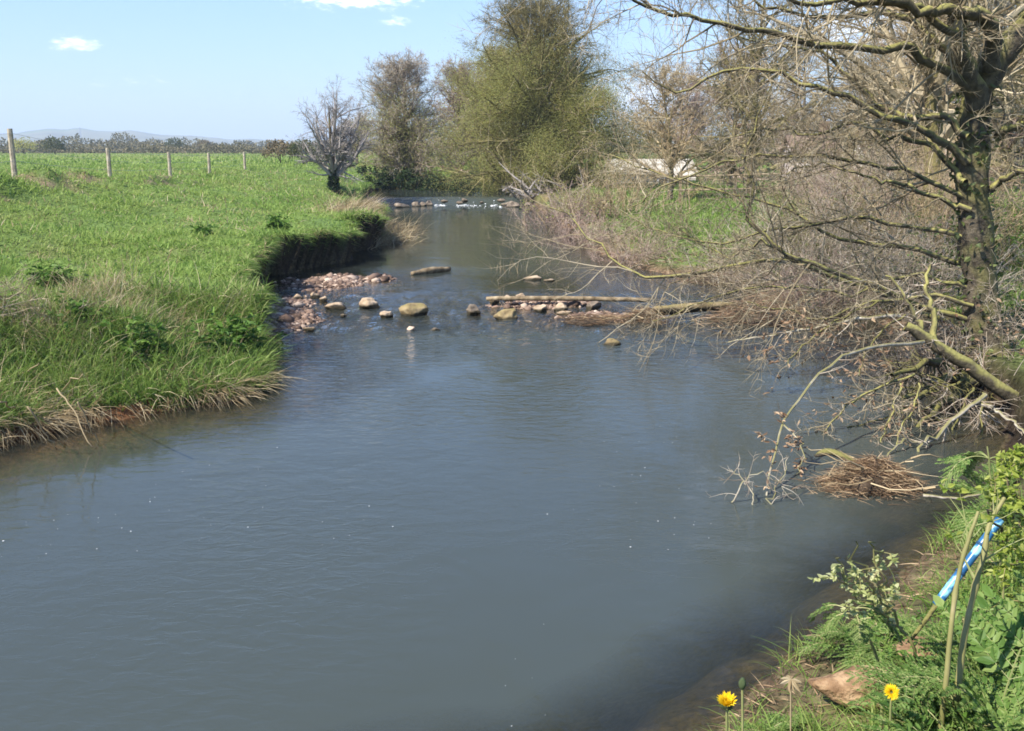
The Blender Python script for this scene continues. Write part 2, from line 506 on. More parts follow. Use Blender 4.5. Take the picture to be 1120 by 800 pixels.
def seg_dist(x, y, P):
    best = np.full(x.shape, 1e9)
    for k in range(len(P) - 1):
        ax, ay = P[k]; bx, by = P[k + 1]
        dx, dy = bx - ax, by - ay
        l2 = dx * dx + dy * dy + 1e-12
        t = np.clip(((x - ax) * dx + (y - ay) * dy) / l2, 0, 1)
        d = (x - ax - t * dx) ** 2 + (y - ay - t * dy) ** 2
        np.minimum(best, d, out=best)
    return np.sqrt(best)


def inside(x, y):
    c = np.zeros(x.shape, bool)
    n = len(POLY)
    for k in range(n):
        x0, y0 = POLY[k]; x1, y1 = POLY[(k + 1) % n]
        if y0 == y1: continue
        m = ((y0 > y) != (y1 > y)) & (x < (x1 - x0) * (y - y0) / (y1 - y0) + x0)
        c ^= m
    return c


def wl(y):
    return 0.10 * S(y, 14.8, 17.6) + 0.32 * S(y, 45.6, 46.4)


def river(x, y):
    """e = distance from the water's edge (land positive), left = nearer the left bank"""
    xw = x + 0.30 * fbm(x * .9, y * .9, 3) + 0.10 * noise2(x * 4.2, y * 4.2, 5)
    yw = y + 0.30 * fbm(x * .9 + 40, y * .9, 7) + 0.10 * noise2(x * 4.2, y * 4.2 + 30, 9)
    sc = (.25 * S(y, 13.5, 15) + .75 * S(y, 17, 20)) * (1 - S(y, 28, 34)) * (x < 0)
    xw = xw + sc * (.55 * noise2(x * .25 + 9, y * .7, 12) + .40 * noise2(x * .5, y * 1.9, 13))
    dl = seg_dist(xw, yw, LL); dr = seg_dist(xw, yw, RR)
    ins = inside(xw, yw)
    e = np.minimum(dl, dr)
    return np.where(ins, -e, e), dl < dr


BARS = []   # gravel bars: centre, half sizes
for (px, py, z, rx, ry) in [(308, 354, 0, .60, 1.4), (372, 308, .1, .80, 1.45), (318, 334, .06, .36, .6), (412, 306, .1, .55, .7), (655, 349, 0, 1.0, .55), (600, 334, .05, 1.3, .40), (296, 344, 0, .35, .8)]:
    c = at(px, py, z); BARS.append((c[0], c[1], rx, ry))


def bar_w(x, y):
    w = np.zeros_like(x)
    for cx, cy, rx, ry in BARS:
        w = np.maximum(w, np.exp(-(((x - cx) / rx) ** 2 + ((y - cy) / ry) ** 2) ** 1.5 * 0.9))
    return w


def height(x, y, full=False):
    x = np.asarray(x, float); y = np.asarray(y, float)
    e, left = river(x, y)
    w = wl(y)
    ep = np.maximum(e, 0)
    cliff = S(y, 11.9, 13.0) * (1 - S(y, 30, 40))
    bump = fbm(x * .8, y * .8, 21) * .10 + fbm(x * 3, y * 3, 23) * .035
    hc = (.70 + .38 * noise2(y * .9, x * .3, 41) + .16 * noise2(y * 3.1, x, 42)) * S(ep, 0, .14) + .10 * S(ep, .12, 1.5) + .76 * S(ep, 1.3, 9)
    hs = .11 * S(ep, 0, .10) + .70 * S(ep, .08, 2.3) + .73 * S(ep, 2.0, 9)
    far = .35 * S(ep, 0, .25) + .55 * S(ep, .2, 2.5) + .60 * S(ep, 2, 9)
    lf = 1 - S(y, 30, 40)
    hl = (hc * cliff + hs * (1 - cliff)) * lf + far * (1 - lf)
    near = 1 - S(y, 5.0, 7.0)
    ald = S(y, 5.0, 7.0) * (1 - S(y, 12.0, 14.5))
    rest = 1 - near - ald
    hn = .18 * S(ep, 0, .18) + 1.02 * S(ep, .1, 2.1)
    ha = .38 * S(ep, 0, .22) + .35 * S(ep, .2, 1.8) + .2 * S(ep, 1.5, 6)
    hr = .12 * S(ep, 0, .35) + .42 * S(ep, .3, 3.0) + .36 * S(ep, 3, 12)
    hrt = hn * near + ha * ald + hr * rest
    land = np.where(left, hl, hrt) + bump * S(ep, .1, 1.5)
    # low ridge of old field bank beside the fence
    ridge = np.exp(-((x + 12.0 + .3 * noise2(y * .4, x * 0, 4)) / .8) ** 2) * S(y, 12, 18) * (1 - S(y, 33, 42)) * left
    land = land + ridge * (.24 + .30 * noise2(x * 1.6, y * 1.6, 31) + .12 * noise2(x * 5, y * 5, 33))
    din = np.maximum(-e, 0)
    bed = -(.05 * S(din, 0, .1) + .75 * S(din, .05, np.where(left, 2.5, 1.5)))
    shallow = S(y, 13.2, 15.0) * (1 - S(y, 19, 23))
    bed = bed * (1 - .72 * shallow) + .03 * fbm(x * 2.5, y * 2.5, 51)
    bw = bar_w(x, y)
    bed = bed * (1 - bw) + (.028 + .05 * fbm(x * 3, y * 3, 61)) * bw
    h = np.where(e > 0, land, bed) + w * np.where(e > 0, (1 - S(ep, 0, 6)), 1)
    # the open field rolls gently far off
    r = np.hypot(x, y)
    h = h + S(r, 60, 400) * fbm(x * .006, y * .006, 71) * 2.0 * S(r, 80, 900)
    if full: return h, e, left, bw, ridge
    return h


def on_ground(px, py):
    d = ray(px, py)
    t = np.geomspace(1.2, 80, 900)
    x, y = d[0] * t, d[1] * t
    hh = np.maximum(height(x, y), wl(y))
    i = int(np.argmax(CAM_Z + d[2] * t < hh))
    return np.array([x[i], y[i], hh[i]])


def off_shade_patch(x, y):  # keeps plants off the shade painted on the ground
    return ((x - SHADE_AT[0]) / .36) ** 2 + ((y - SHADE_AT[1]) / .40) ** 2 > 1


def polar_grid(ang, rad):
    A, Rr = np.meshgrid(ang, rad)
    return Rr * np.sin(A), Rr * np.cos(A)


def grid_faces(nr, nc, wrap=False):
    i = np.arange(nr - 1)[:, None]; j = np.arange(nc - (0 if wrap else 1))[None]
    j2 = (j + 1) % nc
    return np.stack([i * nc + j, i * nc + j2, (i + 1) * nc + j2, (i + 1) * nc + j], -1).reshape(-1, 4)


SHADE_AT = on_ground(1082, 655)
ang = np.radians(np.concatenate([np.arange(-180, -46, 2.5), np.arange(-46, 46, .1), np.arange(46, 180, 2.5)]))
rad = np.concatenate([[0.05, .3], .55 * 1.0117 ** np.arange(0, 800)])
rad = np.concatenate([rad, np.geomspace(rad[-1] * 1.05, 6000, 12)]) if rad[-1] < 5900 else rad[rad < 6000]
gx, gy = polar_grid(ang, rad)
h, e, left, bw, ridge = height(gx, gy, True)
# undercut: the lip of the vertical bank leans over the water
def edge_dir(x, y, eps=.06):
    ex = river(x + eps, y)[0] - river(x - eps, y)[0]
    ey = river(x, y + eps)[0] - river(x, y - eps)[0]
    return -norm(np.stack([ex, ey, 0 * ex], 1))      # towards the water


def overhang(x, y, z, ee, lf):
    """sideways push of the bank lip (N,2)"""
    out_ = np.zeros((len(x), 2))
    k = lf & (y > 11.8) & (y < 36) & (ee > 0) & (ee < 1.6)
    if k.any():
        amt = .36 * S((z[k] - wl(y[k])) / .8, .25, 1) * (1 - S(ee[k], .25, 1.6)) * S(y[k], 11.8, 13.2) * (1 - S(y[k], 31, 36))
        out_[k] = edge_dir(x[k], y[k], .12)[:, :2] * amt[:, None]
    return out_


_ov = overhang(gx.ravel(), gy.ravel(), h.ravel(), e.ravel(), left.ravel())
n1 = fbm(gx * 1.7, gy * 1.7, 81); n2 = fbm(gx * 7, gy * 7, 83)
grassc = np.stack([.115 + .03 * n1 + 0 * h, .165 + .03 * n1 + .012 * n2, .042 + .008 * n2], -1)
dry = np.clip(S(fbm(gx * .35, gy * .35, 85), .05, .5) * .5, 0, 1)[..., None]
grassc = grassc * (1 - dry) + np.array([.14, .13, .05]) * dry
farf = S(np.hypot(gx, gy), 50, 140)[..., None]
patch = S(fbm(gx * .02, gy * .008, 87), -.2, .3)[..., None]
grassc = grassc * (1 - farf) + (np.array([.115, .165, .04]) * patch + np.array([.17, .19, .06]) * (1 - patch)) * farf
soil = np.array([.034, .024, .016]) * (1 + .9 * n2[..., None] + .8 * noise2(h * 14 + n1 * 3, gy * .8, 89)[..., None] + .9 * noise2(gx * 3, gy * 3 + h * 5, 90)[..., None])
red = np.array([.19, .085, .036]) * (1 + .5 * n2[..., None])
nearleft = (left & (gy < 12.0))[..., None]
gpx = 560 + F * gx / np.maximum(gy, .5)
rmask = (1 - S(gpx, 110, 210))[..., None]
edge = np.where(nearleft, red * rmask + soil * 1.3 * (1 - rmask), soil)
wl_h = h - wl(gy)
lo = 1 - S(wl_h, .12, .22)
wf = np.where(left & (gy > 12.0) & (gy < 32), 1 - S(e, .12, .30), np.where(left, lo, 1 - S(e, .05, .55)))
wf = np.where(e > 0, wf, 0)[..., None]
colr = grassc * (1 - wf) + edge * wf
litter = np.array([.20, .13, .075]) * (1 + .9 * n2[..., None])
lw_ = ((~left) & (e > 0) & (gy > 11.5) & (gy < 50))
lwf = (np.where(lw_, (1 - S(e, 1.2, 3.2)) * .75 * S(fbm(gx * 1.2, gy * 1.2, 91), -.5, .2), 0))[..., None]
colr = colr * (1 - lwf) + litter * lwf
fg = ((~left) & (e > .0) & (gy < 6.5))
fgf = np.where(fg, .75, 0)[..., None]
colr = colr * (1 - fgf) + np.array([.12, .085, .05]) * (1 + 1.1 * n2[..., None]) * fgf
shade_patch = np.exp(-(((gx - SHADE_AT[0]) / .34) ** 2 + ((gy - SHADE_AT[1]) / .38) ** 2) ** 1.5)[..., None]
colr = colr * (1 - shade_patch) + np.array([.010, .008, .006]) * shade_patch  # deep shade painted into the ground colour as near-black, no real hollow here
rid = np.clip(ridge * 1.2 * S(fbm(gx * 1.5, gy * 1.5, 93), -.1, .3), 0, .8)[..., None]
colr = colr * (1 - rid) + np.array([.22, .155, .095]) * (1 + n2[..., None]) * rid
bedc = np.array([.085, .066, .035]) * (1 + .8 * n2[..., None] + .5 * n1[..., None])
grc = np.array([.26, .175, .125]) * (1 + .8 * n2[..., None])
bedc = bedc * (1 - bw[..., None]) + grc * bw[..., None]
shl = np.where(left & (gy < 13), 1 - S(-e, 0, 1.2), 0)[..., None]
shl = shl * .45 * rmask
bedc = bedc * (1 - shl) + red * shl
colr = np.where((e > 0)[..., None], colr, bedc)
colr = np.clip(colr, .008, .6)
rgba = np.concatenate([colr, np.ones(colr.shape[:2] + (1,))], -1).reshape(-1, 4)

mg, nt, out = new_mat('ground_surface')
at_n = nt.nodes.new('ShaderNodeAttribute'); at_n.attribute_name = 'gcol'
tcn = nt.nodes.new('ShaderNodeTexCoord')
nz = nt.nodes.new('ShaderNodeTexNoise'); nz.inputs['Scale'].default_value = 22; nz.inputs['Detail'].default_value = 6
nt.links.new(tcn.outputs['Object'], nz.inputs['Vector'])
mrn = nt.nodes.new('ShaderNodeMapRange'); mrn.inputs['From Min'].default_value = .3; mrn.inputs['From Max'].default_value = .7
mrn.inputs['To Min'].default_value = .5; mrn.inputs['To Max'].default_value = 1.5
nt.links.new(nz.outputs['Fac'], mrn.inputs['Value'])
vm = nt.nodes.new('ShaderNodeVectorMath'); vm.operation = 'SCALE'
nt.links.new(at_n.outputs['Color'], vm.inputs[0]); nt.links.new(mrn.outputs['Result'], vm.inputs['Scale'])
bs = nt.nodes.new('ShaderNodeBsdfPrincipled'); bs.inputs['Roughness'].default_value = .95; bs.inputs['Specular IOR Level'].default_value = .1
nt.links.new(vm.outputs[0], bs.inputs['Base Color'])
bp = nt.nodes.new('ShaderNodeBump'); bp.inputs['Strength'].default_value = .8; bp.inputs['Distance'].default_value = .04
nt.links.new(nz.outputs['Fac'], bp.inputs['Height']); nt.links.new(bp.outputs['Normal'], bs.inputs['Normal'])
nt.links.new(bs.outputs[0], out.inputs['Surface'])

gv = np.stack([gx, gy, h], -1).reshape(-1, 3)
gv[:, :2] += _ov
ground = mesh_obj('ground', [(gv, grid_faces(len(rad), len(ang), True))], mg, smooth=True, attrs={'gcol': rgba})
tag(ground, kind='structure')

# ------------------------------------------------------------------ water
angw = np.radians(np.arange(-62, 60, .16))
radw = 1.2 * 1.0095 ** np.arange(0, 490)
wx, wy = polar_grid(angw, radw)
we, _ = river(wx, wy)
wh = height(wx, wy)
wz = wl(wy)
chop = S(wy, 13.0, 14.6) * (1 - S(wy, 17.4, 18.6)) + .55 * S(wy, 8, 13.2) * (1 - S(wy, 13.2, 14.2)) + .09 * (1 - S(wy, 6, 10)) + .30 * S(wy, 17.5, 19) * (1 - S(wy, 20, 22.5)) + .035 + S(wy, 44.6, 45.6) * .9 * (1 - S(wy, 46.6, 47.2))
chop = np.clip(chop * (1 + 1.5 * fbm(wx * .55, wy * .35, 101) + .6 * noise2(wx * 1.7, wy * .8, 102)), .012, 1.2)
riff = S(wy, 13.2, 14.6) * (1 - S(wy, 17.2, 18.2))
wz = wz + riff * (.060 * fbm(wx * 2.6, wy * 1.6, 103) + .030 * fbm(wx * 8, wy * 5, 105))
depth = np.clip(wl(wy) - wh, 0, 1)
wf_ = grid_faces(len(radw), len(angw))
keep = (we.ravel()[wf_] < .55).any(1)
wf_ = wf_[keep]
used = np.unique(wf_)
remap = np.full(wx.size, -1); remap[used] = np.arange(len(used))
wv = np.stack([wx, wy, wz], -1).reshape(-1, 3)[used]

mw, nt, out = new_mat('river_water')
N = nt.nodes; Lk = nt.links
tcn = N.new('ShaderNodeTexCoord')
ac = N.new('ShaderNodeAttribute'); ac.attribute_name = 'chop'
ad = N.new('ShaderNodeAttribute'); ad.attribute_name = 'depth'
mp = N.new('ShaderNodeMapping'); mp.inputs['Scale'].default_value = (1, 1.7, 1)
Lk.new(tcn.outputs['Object'], mp.inputs['Vector'])
na = N.new('ShaderNodeTexNoise'); na.inputs['Scale'].default_value = 5.5; na.inputs['Detail'].default_value = 4; na.inputs['Roughness'].default_value = .55; na.inputs['Distortion'].default_value = .6
nb = N.new('ShaderNodeTexNoise'); nb.inputs['Scale'].default_value = 1.1; nb.inputs['Detail'].default_value = 2; nb.inputs['Distortion'].default_value = 1.0
Lk.new(mp.outputs[0], na.inputs['Vector']); Lk.new(tcn.outputs['Object'], nb.inputs['Vector'])
bp2 = N.new('ShaderNodeBump'); bp2.inputs['Strength'].default_value = .12; bp2.inputs['Distance'].default_value = .1
Lk.new(nb.outputs['Fac'], bp2.inputs['Height'])
bp1 = N.new('ShaderNodeBump'); bp1.inputs['Distance'].default_value = .05
Lk.new(ac.outputs['Fac'], bp1.inputs['Strength'])
Lk.new(na.outputs['Fac'], bp1.inputs['Height']); Lk.new(bp2.outputs['Normal'], bp1.inputs['Normal'])
fr = N.new('ShaderNodeFresnel'); fr.inputs['IOR'].default_value = 1.333
Lk.new(bp1.outputs['Normal'], fr.inputs['Normal'])
gl = N.new('ShaderNodeBsdfGlossy'); gl.inputs['Roughness'].default_value = .02
Lk.new(bp1.outputs['Normal'], gl.inputs['Normal'])
df = N.new('ShaderNodeBsdfDiffuse'); df.inputs['Color'].default_value = (.054, .064, .054, 1)
tr = N.new('ShaderNodeBsdfTransparent'); tr.inputs['Color'].default_value = (.80, .76, .62, 1)
cl = N.new('ShaderNodeMapRange'); cl.inputs['From Min'].default_value = 0; cl.inputs['From Max'].default_value = .55
cl.inputs['To Min'].default_value = .85; cl.inputs['To Max'].default_value = .08
Lk.new(ad.outputs['Fac'], cl.inputs['Value'])
mb = N.new('ShaderNodeMixShader'); Lk.new(cl.outputs['Result'], mb.inputs[0]); Lk.new(df.outputs[0], mb.inputs[1]); Lk.new(tr.outputs[0], mb.inputs[2])
mf = N.new('ShaderNodeMixShader'); Lk.new(fr.outputs[0], mf.inputs[0]); Lk.new(mb.outputs[0], mf.inputs[1]); Lk.new(gl.outputs[0], mf.inputs[2])
Lk.new(mf.outputs[0], out.inputs['Surface'])
water = mesh_obj('river_water', [(wv, remap[wf_])], mw, smooth=True, attrs={'chop': chop.ravel()[used], 'depth': depth.ravel()[used]})
tag(water, kind='structure')

# ------------------------------------------------------------------ hills
def hills():
    a = np.radians(np.linspace(-60, 60, 400))
    rr = np.linspace(2400, 5600, 40)
    X, Y = polar_grid(a, rr)
    ad_ = np.degrees(np.arctan2(X, Y))
    Hh = 62 * np.exp(-((ad_ + 23) / 6.0) ** 2) + 14 * np.exp(-((ad_ + 12) / 9) ** 2) + 34 * np.exp(-((ad_ - 10) / 22) ** 2) + 55 * np.exp(-((ad_ + 45) / 12) ** 2)
    Hh = Hh * (1 + .25 * fbm(ad_ * .35, X * 0, 111)) + 4 * fbm(ad_ * 2, X * .001, 113)
    ring = np.sin(np.clip((Y * 0 + np.hypot(X, Y) - 2400) / 3200, 0, 1) * PI) ** .6
    Z = 1.0 + Hh * ring
    f1 = fbm(X * .004, Y * .002, 115); f2 = S(np.abs(noise2(X * .006, Y * .0025, 117)), 0, .12)
    c = np.where((f1 > 0)[..., None], np.array([.10, .14, .045]), np.array([.16, .15, .07])) * (.45 + .55 * f2[..., None])
    m, nt_, o_ = new_mat('hill_fields')
    a_ = nt_.nodes.new('ShaderNodeAttribute'); a_.attribute_name = 'gcol'
    b_ = nt_.nodes.new('ShaderNodeBsdfPrincipled'); b_.inputs['Roughness'].default_value = 1; b_.inputs['Specular IOR Level'].default_value = 0
    nt_.links.new(a_.outputs['Color'], b_.inputs['Base Color']); nt_.links.new(b_.outputs[0], o_.inputs['Surface'])
    o = mesh_obj('hills', [(np.stack([X, Y, Z], -1).reshape(-1, 3), grid_faces(40, 400))], m, smooth=True, attrs={'gcol': np.concatenate([c, np.ones(c.shape[:2] + (1,))], -1).reshape(-1, 4)})
    tag(o, kind='structure')


hills()

# ------------------------------------------------------------------ grass
def scatter(n, a0, a1, r0, r1, pw=1.0):
    a = np.radians(rng.uniform(a0, a1, n))
    r = r0 * (r1 / r0) ** (rng.random(n) ** pw)
    return r * np.sin(a), r * np.cos(a)


def up_dir(n, lean):
    a = rng.uniform(0, 2 * PI, n); l = np.abs(rng.normal(0, lean, n))
    return norm(np.stack([np.cos(a) * l, np.sin(a) * l, np.ones(n)], 1))


x, y = scatter(250000, -36, 4, 8.5, 75)
hh, ee, lf, bw_, rdg = height(x, y, True)
k = lf & (ee > .06)
x, y, hh, ee, rdg = x[k], y[k], hh[k], ee[k], rdg[k]
o_ = overhang(x, y, hh, ee, ee > 0); x = x + o_[:, 0]; y = y + o_[:, 1]
r = np.hypot(x, y); n = len(x)
tall = np.clip(1.2 * (1 - S(ee, .6, 2.6)) * (1 - S(y, 12.5, 14)) + .45 * (1 - S(ee, .0, .8)), 0, 1)
cl_ = S(fbm(x * .7, y * .7, 121), -.1, .5)
Ln = (.07 + .10 * cl_ + .06 * rng.random(n)) * (1 - tall) + tall * rng.uniform(.16, .42, n)
Ln = np.where(rdg > .35, Ln * np.where(fbm(x * 1.5, y * 1.5, 93) > .12, .4, 1.6), Ln)
Ln = Ln * (1 + 1.3 * S(fbm(x * .55, y * .55, 127), .22, .5) * (1 - tall))
Wd = (.0045 + .00075 * r) * rng.uniform(.7, 1.4, n)
d = up_dir(n, .45)
mid = tall < .35
g1 = blade_pieces(np.stack([x, y, hh - .01], 1)[mid], d[mid], Ln[mid], Wd[mid], rng.uniform(.3, 1.2, mid.sum()), segs=2)
go = mix_obj('grass', [g1], M['grass']); tag(go, kind='stuff')
tl = ~mid
g2 = blade_pieces(np.stack([x, y, hh - .01], 1)[tl], d[tl], Ln[tl], Wd[tl] * 1.1, rng.uniform(.3, 1.3, tl.sum()), segs=3)
# extra long grass on the near spit and hanging over the cut bank
x, y = scatter(110000, -36, -9, 8, 13.5)
hh, ee, lf, _, _ = height(x, y, True)
k = lf & (ee > np.where(560 + F * x / y < 150, .14, .01)) & (ee < 2.8) & (rng.random(len(x)) < (1.1 - .33 * ee)) & (y < 13.2)
x, y, hh, ee = x[k], y[k], hh[k], ee[k]; n = len(x)
od = edge_dir(x, y)
clump = S(fbm(x * 1.6, y * 1.6, 131), -.25, .35)
d = norm(up_dir(n, .30) + od * (.35 * (1 - S(ee, 0, .9)))[:, None] * rng.random((n, 1)))
g3 = blade_pieces(np.stack([x, y, hh - .02], 1), d, (.12 + .36 * clump * rng.random(n) + .10 * rng.random(n)), rng.uniform(.006, .014, n), rng.uniform(.4, 1.5, n), segs=3)
x, y = scatter(120000, -22, -5, 12, 34)
hh, ee, lf, _, _ = height(x, y, True)
k = lf & (ee > .08) & (ee < .45)
x, y, hh, ee = x[k], y[k], hh[k], ee[k]; n = len(x)
od = edge_dir(x, y)
o_ = overhang(x, y, hh, ee, ee > 0); x = x + o_[:, 0]; y = y + o_[:, 1]
d = norm(up_dir(n, .4) + od * rng.uniform(.3, 1.6, (n, 1)))
g4 = blade_pieces(np.stack([x, y, hh], 1), d, rng.uniform(.10, .36, n), rng.uniform(.006, .016, n), rng.uniform(1.0, 2.6, n), segs=3)
go = mix_obj('long_grass', [g2, g3, g4], M['long_grass']); tag(go, kind='stuff')

# straw: dead stems along the near waterline, on the spit and on the ridge
x, y = scatter(90000, -36, -9, 7.5, 14)
hh, ee, lf, _, _ = height(x, y, True)
k = lf & (ee > .02) & (ee < 2.4) & (rng.random(len(x)) < .10 + .75 * (1 - S(ee, .05, .55)) * S(noise2(x * 2.6, y * 2.6, 143), -.15, .3) + .85 * S(fbm(x * 1.2, y * 1.2, 141), .05, .38)) & (y < 13.4)
x, y, hh, ee = x[k], y[k], hh[k], ee[k]; n = len(x)
od = edge_dir(x, y)
ed = (1 - S(ee, .1, .7))[:, None]
d = norm(up_dir(n, .55) * (1 - .4 * ed) + od * ed * rng.uniform(.2, 1.5, (n, 1)))
s1 = blade_pieces(np.stack([x, y, hh], 1), d, rng.uniform(.12, .62, n), rng.uniform(.004, .011, n), rng.uniform(.2, 2.8, n), segs=4)
x, y = scatter(40000, -30, -18, 15, 45)
hh, ee, lf, _, rdg = height(x, y, True)
k = (rdg > .25) & (rng.random(len(x)) < .5 * S(fbm(x * 1.1, y * 1.1, 151), -.1, .4))
x, y, hh = x[k], y[k], hh[k]; n = len(x)
s2 = blade_pieces(np.stack([x, y, hh], 1), up_dir(n, .8), rng.uniform(.12, .35, n), rng.uniform(.012, .03, n), rng.uniform(.6, 2, n), segs=2)
x, y = scatter(30000, -22, -6, 12, 36)
hh, ee, lf, _, _ = height(x, y, True)
k = lf & (ee > .06) & (ee < .6) & (rng.random(len(x)) < .15 + .85 * S(noise2(x * 1.2, y * 1.2, 145), -.1, .3))
x, y, hh, ee = x[k], y[k], hh[k], ee[k]; n = len(x); od = edge_dir(x, y)
o_ = overhang(x, y, hh, ee, ee > 0); x = x + o_[:, 0]; y = y + o_[:, 1]
s3 = blade_pieces(np.stack([x, y, hh], 1), norm(up_dir(n, .6) + od * rng.uniform(0, 1.2, (n, 1))), rng.uniform(.12, .35, n), rng.uniform(.006, .014, n), rng.uniform(.8, 2.4, n), segs=3)
go = mix_obj('dry_grass', [s1, s2, s3], M['straw']); tag(go, kind='stuff')

x, y = scatter(26000, -36, 4, 12, 60)
hh, ee, lf, _, _ = height(x, y, True)
k = lf & (ee > .8) & (rng.random(len(x)) < .25 + .75 * S(fbm(x * .45, y * .45, 147), .0, .4))
x, y, hh = x[k], y[k], hh[k]; n = len(x); r = np.hypot(x, y)
s4 = blade_pieces(np.stack([x, y, hh], 1), up_dir(n, .5), rng.uniform(.08, .28, n), (.003 + .0006 * r) * rng.uniform(.7, 1.2, n), rng.uniform(.2, 1.4, n), segs=3)
go = mix_obj('dry_stalks', [s4], M['straw']); tag(go, kind='stuff')

# right-bank meadow
x, y = scatter(130000, 0, 34, 13, 80)
hh, ee, lf, _, _ = height(x, y, True)
k = (~lf) & (ee > .5) & (rng.random(len(x)) < S(ee, .4, 1.6))
x, y, hh = x[k], y[k], hh[k]; n = len(x); r = np.hypot(x, y)
m1 = blade_pieces(np.stack([x, y, hh - .01], 1), up_dir(n, .45), rng.uniform(.10, .26, n), (.005 + .0009 * r) * rng.uniform(.7, 1.3, n), rng.uniform(.3, 1.2, n), segs=2)
x, y = scatter(16000, 22, 46, 5, 13)
hh, ee, lf, _, _ = height(x, y, True)
k = (~lf) & (ee > .5)
x, y, hh = x[k], y[k], hh[k]; n = len(x)
m2 = blade_pieces(np.stack([x, y, hh - .01], 1), up_dir(n, .5), rng.uniform(.1, .3, n), rng.uniform(.005, .011, n), rng.uniform(.4, 1.4, n), segs=3)
go = mix_obj('meadow_grass', [m1, m2], M['meadow']); tag(go, kind='stuff')

# far field tufts up to the hedges
x, y = scatter(30000, -34, 34, 75, 230)
hh = height(x, y)
t_ = blade_pieces(np.stack([x, y, hh], 1), up_dir(len(x), .4), rng.uniform(.12, .35, len(x)), rng.uniform(.06, .2, len(x)), rng.uniform(.2, .8, len(x)), segs=2)
go = mix_obj('field_grass', [t_], M['grass']); tag(go, kind='stuff')

# leaf and reed litter on the right bank
x, y = scatter(26000, 4, 30, 9, 40)
hh, ee, lf, _, _ = height(x, y, True)
k = (~lf) & (ee > -.15) & (ee < 2.6) & (y > 11.5) & (rng.random(len(x)) < 1 - .35 * ee)
x, y, hh = x[k], y[k], np.maximum(hh[k], wl(y[k])); n = len(x)
lt = blade_pieces(np.stack([x, y, hh + .02], 1), norm(rand_dir(n, -.1, .5)), rng.uniform(.10, .35, n), rng.uniform(.008, .022, n), rng.uniform(.1, .8, n), segs=2)
go = mix_obj('reed_litter', [lt], M['dead_reed']); tag(go, kind='stuff')

# ------------------------------------------------------------------ gravel
def pebble_batch(x, y, z, s, seed0, base=ICO1):
    V0, F0 = base
    N_ = len(x); m_ = len(V0)
    sc = s[:, None] * rng.uniform(.6, 1.4, (N_, 3)) * np.array([1, 1, .65])
    V = V0[None] * (1 + rng.normal(0, .10, (N_, m_, 1)))
    V = V * sc[:, None, :]
    a = rng.uniform(0, 2 * PI, N_); c, s_ = np.cos(a)[:, None], np.sin(a)[:, None]
    V = np.stack([V[..., 0] * c - V[..., 1] * s_, V[..., 0] * s_ + V[..., 1] * c, V[..., 2]], -1)
    V = V + np.stack([x, y, z], 1)[:, None, :]
    Fc = (F0[None] + (np.arange(N_) * m_)[:, None, None]).reshape(-1, 3)
    return V.reshape(-1, 3), Fc


px_, py_ = [], []
for (cx, cy, rx, ry), nn in zip(BARS, (2300, 2500, 700, 600, 1100, 1700, 500)):
    px_.append(cx + rng.normal(0, rx * .55, nn)); py_.append(cy + rng.normal(0, ry * .55, nn))
x = np.concatenate(px_ + [rng.uniform(-3.6, 2.6, 900)]); y = np.concatenate(py_ + [rng.normal(15.6, .9, 900)])
hh, ee, lf, bw_, _ = height(x, y, True)
k = (ee < .05) & (hh > wl(y) - .12)
x, y, hh = x[k], y[k], hh[k]
pv = pebble_batch(x, y, hh + .012, np.exp(rng.normal(-3.62, .45, len(x))), 5)
go = mesh_obj('gravel', [pv], M['gravel'], smooth=True); tag(go, kind='stuff')

# ------------------------------------------------------------------ stones in the riffle
def place_stone(px, py, wpx, hpx, label, mat='stone', seed=1, z=None, flat=1.0, name='boulder', cat='stone', group=None, rough=.25):
    zz = wl(at(px, py, 0)[1]) if z is None else z
    c = at(px, py, zz)
    s = c[1] / F
    hz = hpx * s * .62
    V, Fc = stone((wpx * s * .45, wpx * s * .40 * flat, hz * .80), seed, 4, rough * 2.0, 12)
    V = rotz(V, 0.0)
    o = mesh_obj(name, [(V + [0, 0, hz * .12], Fc)], M[mat], smooth=True)
    o.location = c
    return tag(o, label, cat, group)


place_stone(405, 335, 24, 20, 'rounded cream boulder, tallest of the pale stones off the gravel bar', 'stone', 3)
place_stone(422, 347, 17, 16, 'small squarish cream stone just in front of the rounded cream boulder', 'stone', 8)
place_stone(453, 344, 36, 22, 'broad mossy yellow-brown boulder right of the pale stones', 'stone_moss', 12)
place_stone(369, 337, 30, 10, 'long flat cream slab lying left of the rounded boulder', 'stone', 17, flat=.7)
place_stone(555, 349, 32, 20, 'mossy olive boulder at the left end of the timber beam', 'stone_moss', 23)
place_stone(541, 331, 16, 13, 'small pale stone leaning on the left tip of the timber beam', 'stone', 29)
place_stone(555, 328, 15, 11, 'pale tan stone behind the mossy boulder at the beam end', 'stone', 31)
place_stone(570, 327, 13, 11, 'cream stone just behind the beam, second from its left tip', 'stone', 37)
place_stone(592, 340, 22, 13, 'pale stone propped under the middle of the timber beam', 'stone', 41)
place_stone(612, 339, 22, 14, 'light arched stone right of the middle of the timber beam', 'stone', 43)
place_stone(620, 344, 26, 9, 'flat pale stone in front of the arched one below the beam', 'stone', 47, flat=.7)
place_stone(582, 306, 26, 9, 'flat pale stone lying in the calm water upstream of the beam', 'stone', 53, flat=.6)
place_stone(601, 308, 16, 6, 'small low pale stone beside the flat stone upstream of the beam', 'stone', 59, flat=.6)
place_stone(670, 377, 22, 11, 'lone brown wet stone standing in open water below the reed debris', 'stone_moss', 61)
place_stone(518, 342, 22, 15, 'dark wet stone in broken water left of the beam', 'stone_dark', 67)
